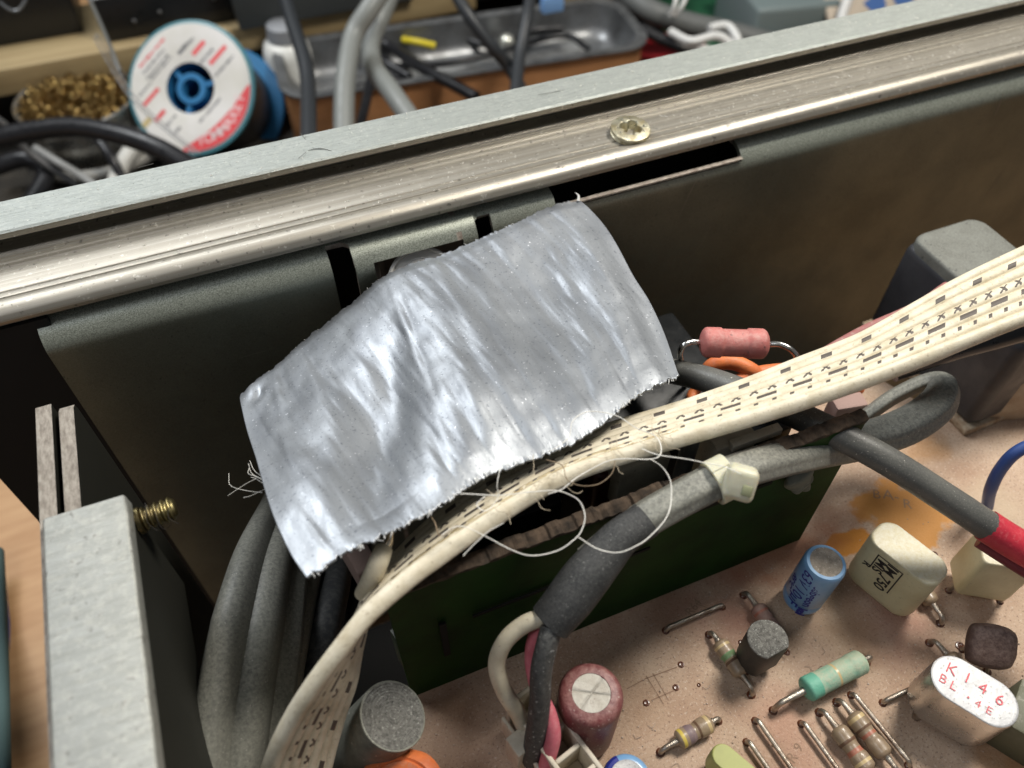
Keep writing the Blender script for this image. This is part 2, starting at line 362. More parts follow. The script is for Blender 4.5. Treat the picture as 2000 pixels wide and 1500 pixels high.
# ============================================================ SETTING (surfaces)
bm = bmesh.new(); box(bm, (-60, -20, -9.2), (80, 60, -7.6))
tag(finish('bench_top', bm, wood, smooth=False), kind='structure')
bm = bmesh.new(); box(bm, (-60, 60, -9), (90, 61, 30))
tag(finish('background_wall', bm, dark_back_m, smooth=False), kind='structure')
bm = bmesh.new(); box(bm, (-14, 17, -7.59), (45, 40, -7.5), .03)
tag(finish('added_dark_sheet', bm, dark_back_m, smooth=False), kind='structure')  # dark sheet added so the bench between the cables looks dark

# ============================================================ CHASSIS
# --- rail
rail = thing('side_rail', 'long grooved aluminium rail with a cross screw, along the top of the dark steel panel', 'rail', (4, 8.5, 3))
prof = [(9.3, 1.2), (9.3, 3.37), (9.27, 3.40), (8.70, 3.40), (8.67, 3.38), (8.67, 3.31), (8.72, 3.30), (8.98, 3.30), (9.0, 3.06), (8.80, 3.045),
        (8.765, 3.06), (8.75, 3.10), (8.71, 3.115), (8.67, 3.10), (8.66, 3.085), (8.62, 3.09), (8.61, 3.075), (8.57, 3.08), (8.555, 3.065), (8.50, 3.068), (8.485, 3.052), (8.42, 3.05),
        (8.40, 3.075), (8.38, 3.08), (8.06, 3.08), (8.05, 3.07), (8.03, 3.08), (7.96, 3.08), (7.95, 3.068), (7.92, 3.082), (7.86, 3.10), (7.79, 3.10), (7.73, 3.075), (7.69, 3.03), (7.675, 2.98), (7.69, 2.93), (7.72, 2.915), (7.76, 2.915), (7.765, 2.86), (8.3, 2.84), (9.2, 2.84), (9.2, 1.2)]
bm = bmesh.new(); xs = [-7+i*1.5 for i in range(22)]
rings = [[bm.verts.new((x, y, z)) for y, z in prof] for x in xs]
for a, b in zip(rings, rings[1:]):
    for k in range(len(prof)):
        f = bm.faces.new((a[k], a[(k+1) % len(prof)], b[(k+1) % len(prof)], b[k]))
        if k in (1, 2, 3): f.material_index = 1
for rg in (rings[0], rings[-1]): bm.faces.new(rg)
finish('extrusion', bm, [alu_rail, alu_top], rail, auto=28)
# scratches and dings on the flat top
bm = bmesh.new()
for pts in [[(588, 262), (600, 275), (612, 292)], [(600, 296), (622, 292), (650, 296)], [(584, 312), (596, 300)], [(596, 268), (604, 266)], [(1050, 188), (1120, 172)], [(270, 325), (300, 318)]]:
    q = [Q(x, y, 3.403) for x, y in pts]
    sweep(bm, q, [.003]+[.006]*(len(q)-2)+[.002] if len(q) > 2 else .003, 5, 3, wob=.03)
for _ in range(260):     # lint and specks lying on the rail
    px = R.uniform(700, 2000) if R.random() < .8 else R.uniform(0, 700)
    lv = R.choice([0, 1, 1, 1])
    y = R.uniform(8.75, 9.25) if lv == 0 else R.uniform(7.95, 8.36); z = 3.404 if lv == 0 else 3.084
    x = R.uniform(1.5, 13)if R.random() < .85 else R.uniform(-2.5, 2)
    a = R.uniform(0, 6.3); s = R.uniform(.008, .022)
    p = V((x, y, z)); d = V((math.cos(a), math.sin(a), 0))
    sweep(bm, [p, p+d*s+V((0, 0, .004)), p+d*s*1.8+V((R.uniform(-.01, .01), R.uniform(-.01, .01), .002))], R.uniform(.002, .005), 4, 2, mi=1)
tag(finish('scratches_and_lint', bm, [M('dark_scratch', (.13, .13, .12), .6), thread_w], rail), kind='stuff')
# screw
def screw_head(org, r, parent, ax=(0, 0, 1)):
    s = finish_none = None
    bm = bmesh.new(); x, y, z = frame(ax, (1, .4, 0)); o = V(org)
    n = 64; dep = .13
    def h(px, py):
        rr = math.hypot(px, py)/r
        zt = .012*(1-rr**4)
        a = math.atan2(py, px)
        c = min(abs(px*math.cos(.5)+py*math.sin(.5)), abs(-px*math.sin(.5)+py*math.cos(.5)))
        m = .062*r/.25
        l = .58*r
        if math.hypot(px, py) < l: 
            k = max(0, min(1, (m-c)/(m*.45))); zt -= dep*k*min(1, (l-math.hypot(px, py))/(.12*r))
        return zt
    G = 56; grid = {}
    for i in range(n):
        for j in range(G):
            rr = r*(j+1)/G; a = 2*math.pi*i/n
            grid[i, j] = bm.verts.new(o+x*rr*math.cos(a)+y*rr*math.sin(a)+z*(h(rr*math.cos(a), rr*math.sin(a))))
    c = bm.verts.new(o+z*h(0, 0))
    for i in range(n):
        i2 = (i+1) % n
        bm.faces.new((c, grid[i, 0], grid[i2, 0]))
        for j in range(G-1): bm.faces.new((grid[i, j], grid[i, j+1], grid[i2, j+1], grid[i2, j]))
    prev = [grid[i, G-1] for i in range(n)]
    for dz, k in ((-.008, 1.015), (-.035, 1.02), (-.045, .97), (-.055, .96), (-.06, 1.0), (-.085, 1.0), (-.09, .9), (-.3, .5)):
        nr = [bm.verts.new(o+x*r*k*math.cos(2*math.pi*i/n)+y*r*k*math.sin(2*math.pi*i/n)+z*dz) for i in range(n)]
        for i in range(n): bm.faces.new((prev[i], nr[i], nr[(i+1) % n], prev[(i+1) % n]))
        prev = nr
    return finish('screw', bm, zinc, parent, auto=35)
sc = Q(1232, 250, 3.18)
screw_head(sc, .265, rail, (0.02, -.1, 1))

# --- side panel (sheet with bent lip, slot, slits and window)
panel = thing('chassis_side_panel', 'dark plated steel side panel with rounded lip, slot and slits below the aluminium rail', 'metal panel', (4, 7.6, 0))
def wall_profile(s):                   # s: height-like parameter -> (y,z)
    if s <= 2.45: return 7.55, s
    a = (s-2.45)/.32
    if a <= math.pi/2: return 7.55+.32*(1-math.cos(a)), 2.45+.32*math.sin(a)
    return 7.87+(s-2.45-.32*math.pi/2), 2.77
ss_ = [-6.9, -5, -3.5, -2, -.8, 0, .6, 1.0, 1.4, 1.8, 2.0, 2.2, 2.35, 2.45]+[2.45+.32*math.pi/2*i/12 for i in range(1, 13)]+[3.05, 3.2]
def snap(lst, vals):
    return sorted(set([round(v, 4) for v in lst if all(abs(v-w) > .03 for w in vals)]+[round(v, 4) for v in vals]))
ss_ = snap(ss_, [2.63, 2.78, 2.02, .9])
xs_ = snap([-2.55+i*.35 for i in range(52)], [-2.55, .75, 1.02, 1.25, 2.42, 2.62, 2.86, 3.76, 6.60])
def hole(x, s):
    if 3.76 < x < 6.60 and s > 2.63: return True
    if .75 < x < 1.02 and .9 < s < 2.9: return True
    if 2.62 < x < 2.86 and .9 < s < 2.78: return True
    if 1.25 < x < 2.42 and .9 < s < 2.60: return True
    return False
ss_ = snap(ss_, [2.60])
bm = bmesh.new(); vv = {}
def wv(i, j):
    if (i, j) not in vv:
        x, s = xs_[i], ss_[j]
        y, z = wall_profile(s)
        if s < -1: x = x
        if 1.02 <= x <= 2.62 and s > .9: y -= .10; z += .02
        vv[i, j] = bm.verts.new((x, y, z))
    return vv[i, j]
for i in range(len(xs_)-1):
    for j in range(len(ss_)-1):
        if hole((xs_[i]+xs_[i+1])/2, (ss_[j]+ss_[j+1])/2): continue
        bm.faces.new((wv(i, j), wv(i+1, j), wv(i+1, j+1), wv(i, j+1)))
bm.normal_update()
bmesh.ops.recalc_face_normals(bm, faces=bm.faces)
if sum(f.normal.y for f in bm.faces) > 0: bmesh.ops.reverse_faces(bm, faces=bm.faces)
bm.normal_update()
res = bmesh.ops.solidify(bm, geom=list(bm.faces), thickness=.075)
bmesh.ops.recalc_face_normals(bm, faces=bm.faces)
bm.normal_update()
for f in bm.faces:
    # cut edges are the thin faces
    if min(e.calc_length() for e in f.edges) < .078 and abs(min(e.calc_length() for e in f.edges)-.075) < .006 and f.calc_area() < .16:
        f.material_index = 1
finish('sheet', bm, [steel, steel_edge], panel, auto=30)
bm = bmesh.new(); box(bm, (3.76, 7.565, 2.634), (6.60, 7.63, 2.655), .006)
x0 = 6.603
finish('slot_edge', bm, steel_edge, panel)
# round washer seen through the window
bm = bmesh.new(); c = QY(826, 552, 7.36)
lathe(bm, c, (0, -1, .8), [(0, .44), (.04, .46), (.06, .44), (.06, .42), (.03, .40), (.03, .31), (.06, .30), (.06, .0)], 48)
lens = finish('round_lens', bm, M('grey_lens_plastic', (.62, .61, .58), .3, 0, coat=.5), panel)
bm = bmesh.new(); box(bm, (1.22, 7.85, 1.4), (2.6, 7.9, 2.5)); box(bm, (1.36, 7.74, 1.7), (1.42, 7.84, 2.6))
finish('backing_plate', bm, M('brown_grey_plate', (.20, .17, .14), .6), panel)
sc_m = M('bright_scratch', (.20, .19, .16), .5, .3)
for pts, wd in [([(1372, 330), (1350, 372), (1325, 425)], .012), ([(1395, 430), (1370, 475), (1352, 505)], .008), ([(1960, 182), (1952, 205), (1940, 232)], .022), ([(1985, 300), (1950, 350), (1915, 395)], .012), ([(1640, 480), (1600, 530), (1575, 560)], .006),
                ([(466, 700), (500, 690), (540, 679)], .007), ([(505, 555), (518, 580)], .006), ([(470, 610), (482, 622)], .006), ([(1240, 470), (1252, 473)], .005), ([(400, 1010), (403, 1016)], .012), ([(1430, 400), (1424, 414)], .008)]:
    bm = bmesh.new(); q = [QY(x, y, 7.546) for x, y in pts]
    for a, b in zip(q, q[1:]):
        d = (b-a).normalized(); n_ = V((-d.z, 0, d.x))*wd/2; k0 = .3 if a is q[0] else 1; k1 = .2 if b is q[-1] else 1
        bm.faces.new([bm.verts.new(v_) for v_ in (a-n_*k0, b-n_*k1, b+n_*k1, a+n_*k0)])
    finish('scratch', bm, sc_m, panel, smooth=False)
# black outer panel behind
bm = bmesh.new(); box(bm, (-3.95, 7.72, -7.55), (-2.4, 7.8, 2.85)); box(bm, (-2.4, 8.35, -7.55), (14, 8.45, 2.8))
box(bm, (-8, 7.9, 1.0), (-3.9, 8.3, 2.83))
tag(finish('black_side_board', bm, black_m, smooth=False), 'black board behind the steel panel, at the left end of the rail', 'panel')
bm = bmesh.new(); box(bm, (-2.2, -6, -7.3), (14, 7.45, -7.1))
tag(finish('chassis_floor', bm, black_m, smooth=False), 'black chassis floor under the brown circuit board', 'chassis floor')

# --- front plates and bar
for i, (x0, x1, top) in enumerate([(-2.55, -2.40, 2.86), (-2.335, -2.195, 2.86)]):
    bm = bmesh.new()
    ye = 6.40-.04*i
    y1 = -4; z0 = -5
    pr = [(ye, top-.12), (ye-.03, top-.03), (ye-.10, top), (y1, top), (y1, z0), (ye, z0)] if i else [(ye, top), (y1, top), (y1, z0), (ye, z0)]
    a = [bm.verts.new((x0, y, z)) for y, z in pr]; b = [bm.verts.new((x1, y, z)) for y, z in pr]
    bm.faces.new(a); bm.faces.new(b[::-1])
    for k in range(len(pr)):
        f = bm.faces.new((a[k], a[(k+1) % len(pr)], b[(k+1) % len(pr)], b[k])); f.material_index = 1
    fm = finish('front_plate', bm, [steel_shade, M('raw_steel_plate', (.40, .36, .31), .65, .3, (.22, .19, .16), ns=10, stretch=(3, 1, 1), bump=.7, bs=10, bstretch=(3, 9, 1))], smooth=False)  # broad sides coloured near-black as shade, edges kept pale
    tag(fm, ['outer dull steel plate standing on edge, leftmost of the two by the worn bar', 'inner dull steel plate with a rounded corner, right of the two by the worn bar'][i], 'metal plate', 'steel plates beside the worn bar')
bar = thing('front_bar', 'worn pale aluminium bar with a protruding brass screw, at the lower left', 'metal bar', (-2.1, 3, 3))
bm = bmesh.new()
obox(bm, (-2.125, .45, 2.36), ((1, 0, 0), (0, 1, 0), (0, 0, 1)), (.355, 4.47, .64), .035, 3) if False else obox(bm, (-2.125, .45, 2.90), ((1, 0, 0), (0, 1, 0), (0, 0, 1)), (.355, 4.47, .10), .03, 3)
bmesh.ops.subdivide_edges(bm, edges=[e for e in bm.edges if e.calc_length() > 2], cuts=40, use_grid_fill=True)
for v in bm.verts:
    if v.co.x > -1.82 and v.co.z > 2.9:
        v.co.x += noise.noise(v.co*6)*.012; v.co.z += noise.noise(v.co*5)*.012-.006
finish('bar_body', bm, bar_m, bar, auto=50)
bm = bmesh.new(); box(bm, (-2.47, -4, 1.2), (-1.80, 4.90, 2.79)); finish('bar_shade_block', bm, steel_shade, bar, smooth=False)  # block added below the bar so its shaded inner side stays dark
bm = bmesh.new()
s0 = Q(240, 1028, 2.64); s0.x = -1.79
p = []
for i in range(60):
    d = i*.0048; p.append((d, .105+.013*math.sin(d*2*math.pi/.06)))
p += [(.30, .08), (.302, 0)]
lathe(bm, s0, (1, .06, .02), [(0, .13), (.04, .13), (.045, .1)]+[(a+.05, b) for a, b in p], 20)
finish('screw', bm, brass, bar, auto=60)
bm = bmesh.new()      # fluff around the thread
for _ in range(4):
    c = s0+V((R.uniform(.05, .3), 0, 0)); a = R.uniform(0, 6.28); pts = []
    for k in range(5): pts.append(c+V((R.uniform(-.03, .03)+k*.01, math.cos(a+k*.8)*(.11+.012*k), math.sin(a+k*.8)*(.11+.012*k))))
    sweep(bm, pts, .0022, 4, 3)
tag(finish('fluff', bm, M('dark_fluff', (.06, .055, .05), .9), bar), kind='stuff')

# ============================================================ CIRCUIT BOARD
board = thing('circuit_board', 'dusty brown circuit board with solder flux stains carrying the small parts', 'circuit board', (0, 0, 0))
bm = bmesh.new()
poly = [(-.75, -3), (14, -3), (14, 4.2), (8.4, 4.25), (8.0, 5.2), (5.6, 5.3), (5.38, 3.3), (-.75, 3.3)]
prism(bm, poly, -.16, 0)
finish('board_sheet', bm, [pcb_m], board, smooth=False)
bm = bmesh.new()
for (px, py, r, l) in [(1330, 1298, .035, 1), (1320, 1343, .035, 0), (1262, 1373, .035, 1), (1825, 1083, .04, 0), (1447, 1255, .03, 0), (1537, 1274, .035, 0), (1875, 1262, .05, 0), (1882, 1080, .03, 0), (1365, 1338, .02, 0)]:
    bm = bmesh.new(); lathe(bm, Q(px, py, 0), (0, 0, 1), [(.001, r*1.15), (.012, r), (.014, r*.7), (.004, r*.5), (.002, 0)], 14); finish('solder_hole', bm, flux, board)
bm = bmesh.new()
tr_m = M('faint_print', (.27, .17, .11), .7)
def flat(pts, wd, z=.004):
    for a, b in zip(pts, pts[1:]):
        p, q = Q(*a, z), Q(*b, z); d = (q-p).normalized(); n = V((-d.y, d.x, 0))*wd/2
        vs = [bm.verts.new(t) for t in (p-n, q-n, q+n, p+n)]; bm.faces.new(vs)
for pts_, w_ in (([(1225, 1345), (1262, 1325), (1322, 1303)], .012), ([(1272, 1368), (1318, 1348)], .012), ([(1262, 1320), (1296, 1375)], .009), ([(1275, 1315), (1306, 1368)], .009), ([(1362, 1180), (1385, 1188)], .01)):
    bm = bmesh.new(); flat(pts_, w_); finish('printed_line', bm, tr_m, board, smooth=False)
for (px, py, s, t, sz) in [(1740, 968, 'A-', 0, .22), (1772, 985, 'R', 0, .2), (1712, 966, 'B', 0, .2), (1548, 1480, 'R', 1, .16), (1560, 1460, '9', 1, .14), (1355, 1186, 'R64', 1, .15)]:
    o = Q(px, py, .004); ang = math.radians(-35 if t == 0 else 25)
    X = V((math.cos(ang), math.sin(ang), 0)); Y = V((-X.y, X.x, 0))
    bm = bmesh.new(); textbm(bm, s, sz, lambda a, b, o=o, X=X, Y=Y: o+X*a+Y*b); finish('printed_mark', bm, tr_m, board, smooth=False)

def flare(bm, p, r=.05, mi=0):
    lathe(bm, (p.x, p.y, 0), (0, 0, 1), [(.002, r*1.05), (.010, r*.95), (.022, r*.7), (.03, 0)], 10, [mi]*3)
# jumpers
def jumper(a, b, label):
    p, q = Q(*a, 0), Q(*b, 0); d = (q-p).normalized(); r = .028; h = .075
    t = thing('jumper_wire', label, 'wire', p, 'bare wire jumpers on the circuit board')
    bm = bmesh.new()
    sweep(bm, [p+V((0, 0, -.05)), p+V((0, 0, .02)), p+d*.03+V((0, 0, h)), p+d*.10+V((0, 0, h+.006)), (p+q)/2+V((0, 0, h+.004)), q-d*.10+V((0, 0, h+.006)), q-d*.03+V((0, 0, h)), q+V((0, 0, .02)), q+V((0, 0, -.05))], r, 10, 4, up0=(d.y, -d.x, .1))
    finish('wire', bm, lead_m, t)
    for e_ in (p, q):
        bm = bmesh.new(); flare(bm, e_, .045); finish('solder_flux', bm, flux, t)
    return t
jumper((1300, 1232), (1410, 1186), 'short bare jumper wire alone at the upper left of the board, below the green board')
jumper((1475, 1408), (1580, 1560), 'bare jumper wire second to the left of the paired tan resistors')
jumper((1565, 1414), (1672, 1562), 'bare jumper wire immediately left of the two side-by-side tan resistors')
jumper((1662, 1358), (1774, 1496), 'bare jumper wire immediately right of the two side-by-side tan resistors')
jumper((1724, 1373), (1835, 1322), 'bare jumper wire running under the silver can with red printing')
jumper((1458, 1450), (1555, 1590), 'short bare jumper wire beside the small yellow-green capacitor at the bottom edge')

def resistor(a, b, body, mats, bands, r, label, h=None, L=.62, cat='resistor', lead_r=.03, name='resistor', dumb=1.16, lift=.02, z0=None, z1=None):
    # a,b pixel of lead feet; body = fraction start,end
    p, q = Q(*a, 0), Q(*b, 0); D = q-p; ln = D.length; d = D.normalized()
    z = (r*dumb+lift) if h is None else h
    t = thing(name, label, cat, p, 'axial resistors on the circuit board')
    s0, s1 = body[0]*ln, body[1]*ln; A = p+d*s0+V((0, 0, z)); Lb = s1-s0
    # profile dumbbell
    pr = []; N_ = 60
    for i in range(N_+1):
        u = i/N_; e = min(u, 1-u)*Lb
        if e < .06: k = math.sqrt(max(0, 1-(1-e/.06)**2))*dumb
        elif e < .17: k = dumb
        elif e < .23: k = dumb-(dumb-1)*(.5-.5*math.cos(math.pi*(e-.17)/.06))
        else: k = 1
        pr.append((u*Lb, max(.0, k*r*(1+.02*noise.noise(V((u*9, r*50, ln)))))))
    mis = []
    for i in range(N_):
        u = (i+.5)/N_; mi = 0
        for bi, (c, wd) in enumerate(bands):
            if abs(u-c) < wd/2: mi = bi+1
        mis.append(mi)
    bm = bmesh.new(); lathe(bm, A, d, pr, 24, mis)
    finish('body', bm, mats, t)
    for (foot, end, sgn) in ((p, A, 1), (q, A+d*Lb, -1)):
        bm = bmesh.new()
        dd = d*sgn
        sweep(bm, [foot+V((0, 0, -.05)), foot+V((0, 0, z*.45)), foot+dd*.04+V((0, 0, z*.92)), foot+dd*.10+V((0, 0, z)), end-dd*.02, end+dd*.02], [lead_r]*4+[lead_r*1.25, lead_r*1.5], 10, 4, up0=(d.y, -d.x, .05))
        flare(bm, foot, .05, 1)
        finish('lead', bm, [lead_m, flux], t)
    return t
resistor((1385, 1240), (1467, 1357), (.17, .76), [tan, band_t, band_g, band_b], [(.18, .07), (.45, .13), (.60, .06)], .085, 'tan resistor with a green band, left of the black transistor')
resistor((1290, 1470), (1402, 1408), (.24, .86), [tan, band_y, band_v, band_b, band_t], [(.14, .07), (.36, .2), (.58, .05), (.84, .08)], .088, 'tan resistor with a bright yellow band, right of the maroon capacitor')
resistor((1600, 1392), (1712, 1540), (.24, .83), [tan, band_r, band_t, band_b], [(.56, .10), (.80, .07), (.35, .06)], .088, 'tan resistor with a reddish band, left one of the side-by-side pair')
resistor((1634, 1372), (1748, 1515), (.20, .80), [tan, band_t, band_r, band_b], [(.14, .07), (.5, .08), (.36, .06)], .088, 'tan resistor with a pale upper band, right one of the side-by-side pair')
resistor((1510, 1388), (1692, 1294), (.26, .90), [mint, mintcap, band_t], [(.10, .24), (.5, .05)], .13, 'large mint green resistor with a brighter end, in the middle of the brown board', h=.22, lead_r=.032, dumb=1.06)
resistor((1452, 1163), (1530, 1270), (.26, .85), [M('dusty_pink_enamel', (.34, .21, .17), .5, 0, (.27, .15, .12), ns=5, bump=.3, bs=14, dust=.5, dcol=(.4, .3, .24), ds=14), band_r], [(.25, .08)], .085, 'pinkish resistor partly hidden behind the black transistor')
resistor((1765, 1120), (1836, 1218), (.20, .72), [tan, band_b], [(.5, .08)], .085, 'tan resistor mostly hidden behind the printed yellow capacitor')
resistor((1815, 1256), (1920, 1375), (.25, .80), [tan, band_r], [(.5, .08)], .088, 'tan resistor mostly hidden behind the silver can')

def legs(parent, pts, r=.03, ztop=.2, name='lead'):
    for (x, y, lean) in pts:
        bm = bmesh.new(); p = V((x, y, 0))
        sweep(bm, [p+V((0, 0, -.05)), p+V((0, 0, .04)), p+V((lean[0], lean[1], ztop))], r, 8, 3)
        flare(bm, p, .045, 1)
        finish(name, bm, [lead_m, flux], parent)
def circ_text(bm, s, size, c, r, th0, z, vertical=True, mi=0, bold=.004):
    # text on a vertical cylinder, reading downwards along the axis
    def fn(a, b):
        th = th0+b/r
        return V((c[0]+math.cos(th)*(r+.003), c[1]+math.sin(th)*(r+.003), z-a))
    textbm(bm, s, size, fn, mi, bold)
# blue electrolytic
cc = Q(1611, 1095, 1.08); cc = V((cc.x, cc.y, 0))
t = thing('blue_capacitor', 'light blue capacitor with dark blue lettering, left of the printed yellow capacitor', 'capacitor', cc)
bm = bmesh.new(); r = .235
ax = V((0.0, -.02, 1))
lathe(bm, cc, ax, [(.14, 0), (.14, r*.8), (.16, r*.96), (.19, r), (.26, r), (.285, r*.955), (.31, r*.95), (.34, r), (1.02, r), (1.06, r*.97), (1.085, r*.90), (1.09, r*.76)], 40, None)
finish('sleeve', bm, bluecap, t)
bm = bmesh.new(); lathe(bm, cc, ax, [(1.05, r*.8), (1.087, r*.77), (1.083, r*.70), (1.088, 0)], 36)
finish('top_disc', bm, captop, t)
bm = bmesh.new(); thc = math.radians(-150)
c2 = (cc.x, cc.y-.012)
circ_text(bm, 'Subgeon', .15, c2, r, thc+.32, .64, bold=.003)
circ_text(bm, '63V 10µF', .2, c2, r, thc-.36, .66, bold=.002)
circ_text(bm, '85°C', .13, c2, r, thc-.95, .6, bold=.004)
circ_text(bm, 'kol', .13, c2, r, thc+.25, .24, bold=.01)
finish('lettering', bm, blueink, t, smooth=False)
legs(t, [(cc.x+.06, cc.y-.14, (-.03, .03)), (cc.x-.08, cc.y+.12, (.02, 0))])
# printed yellow film capacitor
def filmcap(center, ang, L, W, z0, z1, mat_, label, name, rr=None, text=None):
    t = thing(name, label, 'capacitor', (center[0], center[1], 0))
    X = V((math.cos(ang), math.sin(ang), 0)); Y = V((-X.y, X.x, 0)); Z = V((0, 0, 1))
    bm = bmesh.new(); po = stadium(L, W, 8, rr)
    lv = [(z0, .80), (z0+.02, .9), (z0+.06, .97), (z0+.12, 1), (z1-.05, 1), (z1-.02, .985), (z1-.003, .955), (z1, .93), (z1, .90)]
    prism(bm, po, z0, z1, (V((center[0], center[1], 0)), X, Y, Z), inset=lv)
    finish('body', bm, mat_, t, auto=60)
    return t, X, Y
yc = (5.80, 2.27); ya = math.radians(-72)
t, X, Y = filmcap(yc, ya, .86, .44, .12, 1.03, yellowcap, 'pale yellow film capacitor with black printed lettering, right of the blue capacitor', 'film_capacitor', .17)
bm = bmesh.new(); base = V((yc[0], yc[1], 0))-Y*(-.0)
nrm = -Y if (-Y).dot(V((0, 0, 9.2))-V((yc[0], yc[1], .5))) > 0 else Y
Xt = V((0, 0, 1)).cross(nrm)
def yfn(dx, dz, rot=-math.pi/2):
    def fn(a, b):
        ca, sa = math.cos(rot), math.sin(rot); u = a*ca-b*sa; v = a*sa+b*ca
        p = base+nrm*(.22+.004)+Xt*(dx+u)+V((0, 0, dz+v)); return p
    return fn
for s, dx, dz, sz in [('IM 750', -.02, .66, .19), ('MIS', -.14, .76, .17), ('R', -.26, .64, .13)]:
    textbm(bm, s, sz, yfn(dx, dz), 0, .004)
for (a, b, c, d) in [(.09, .105, .92, .44), (-.22, -.205, .94, .66), (-.22, .105, .94, .925)]:
    q = [base+nrm*.226+Xt*x+V((0, 0, z)) for x, z in ((a, c), (b, c), (b, d), (a, d))]
    bm.faces.new([bm.verts.new(p) for p in q])
finish('lettering', bm, blackink, t, smooth=False)
legs(t, [(yc[0]+.13, yc[1]-.3, (-.02, .04)), (yc[0]-.1, yc[1]+.3, (0, 0))])
# second yellow film capacitor
t, X, Y = filmcap((6.90, 1.88), math.radians(-33), .62, .46, .15, .98, yellowcap, 'plain pale yellow film capacitor under the red sleeve, at the right edge', 'film_capacitor', .07)
legs(t, [(6.62, 1.95, (.03, 0)), (7.1, 1.6, (0, 0))])
# tantalum / dark blob
dc = Q(1935, 1262, .42); t = thing('brown_capacitor', 'dusty dark brown pillow-shaped capacitor above the silver can', 'capacitor', (dc.x, dc.y, 0))
bm = bmesh.new(); X = V((.80, -.55, 0)).normalized(); Y = V((.55, .80, 0)).normalized(); Y = (Y*.75+V((0, 0, .66))).normalized(); Zt = X.cross(Y)
G = 26; top = {}; 
for sgn in (1, -1):
    for i in range(G+1):
        for j in range(G+1):
            u = 2*i/G-1; v = 2*j/G-1
            a = u*(.235+.03*(1-v*v)); b = v*(.20+.055*(1-u*u))
            th = .13*((max(0, 1-u**4)*max(0, 1-v**4))**.45)
            top[sgn, i, j] = (a, b, sgn*th)
vm = {}
for k, (a, b, c) in top.items():
    _, i, j = k
    if i in (0, G) or j in (0, G):
        kk = (1, i, j); 
        if kk in vm: vm[k] = vm[kk]; continue
    p = dc+X*a+Y*b+Zt*c; vm[k] = bm.verts.new(p+noise.noise_vector(p*9)*.008)
for sgn in (1, -1):
    for i in range(G):
        for j in range(G):
            try: bm.faces.new((vm[sgn, i, j], vm[sgn, i+1, j], vm[sgn, i+1, j+1], vm[sgn, i, j+1]))
            except ValueError: pass
finish('body', bm, darkdisc, t, auto=0)
for a, b in (((1879, 1268), (1905, 1256)), ((1928, 1312), (1932, 1284))):
    bm = bmesh.new(); sweep(bm, [Q(*a, -.02), Q(*a, .03), Q(*b, .28)], .022, 8, 4); flare(bm, Q(*a, 0), .05, 1); finish('lead', bm, [lead_m, flux], t)
# silver can
kc = V((5.50, .80, 0)); ka = math.radians(-60)
t = thing('silver_can', 'oval silver component can with red lettering on its white top, at the lower right', 'component can', kc)
X = V((math.cos(ka), math.sin(ka), 0)); Y = V((-X.y, X.x, 0)); Z = V((0, 0, 1))
bm = bmesh.new(); po = stadium(.88, .52, 12, .255)
prism(bm, po, 0, 1, (kc, X, Y, Z), inset=[(.11, .86), (.12, .93), (.15, .975), (.20, 1), (.80, 1), (.815, .985)])
finish('can', bm, silvercan, t, auto=50)
bm = bmesh.new(); prism(bm, po, 0, 1, (kc, X, Y, Z), inset=[(.80, .97), (.819, .985), (.826, .965), (.828, .93), (.824, .5)])
finish('top_plate', bm, silvertop, t, auto=50)
bm = bmesh.new()
for s, dx, dy, sz in [('K', -.26, .07, .17), ('1', -.10, .08, .17), ('4', .06, .07, .17), ('6', .235, .055, .17), ('B', -.30, -.085, .14), ('L', -.19, -.09, .14), ('.', -.03, -.06, .2), ('4', .07, -.12, .12), ('E', .18, -.12, .12)]:
    textbm(bm, s, sz*1.05, lambda a, b, dx=dx, dy=dy: kc+X*(dx+a)+Y*(dy+b)+Z*.8335, 0, -.0015)
finish('lettering', bm, redink, t, smooth=False)
legs(t, [(kc.x-.27, kc.y+.1, (.06, 0)), (kc.x+.02, kc.y-.3, (0, .03))], .045, .16)
# transistor
tc_ = Q(1500, 1248, .72); tc_ = V((tc_.x, tc_.y, 0))
t = thing('transistor', 'black transistor with grey dust on its round top, left of the mint resistor', 'transistor', tc_)
bm = bmesh.new(); po = []
for k in range(30):
    a = math.radians(-20+ (k/29)*280-75+50); po.append((math.cos(a)*.225, math.sin(a)*.225))
prism(bm, po, .16, .70, (tc_, V((1, 0, 0)), V((0, 1, 0)), V((0, 0, 1))), inset=[(.15, .95), (.18, 1), (.69, 1), (.70, .99)])
finish('body', bm, blackepoxy, t, auto=50)
bm = bmesh.new(); prism(bm, po, .69, .73, (tc_, V((1, 0, 0)), V((0, 1, 0)), V((0, 0, 1))), inset=[(.702, .995), (.715, .99), (.722, .96), (.722, .4)])
finish('dusty_top', bm, dustytop, t, auto=50)
legs(t, [(tc_.x-.12, tc_.y-.05, (0, 0)), (tc_.x, tc_.y-.05, (0, 0)), (tc_.x+.14, tc_.y, (0, 0))])
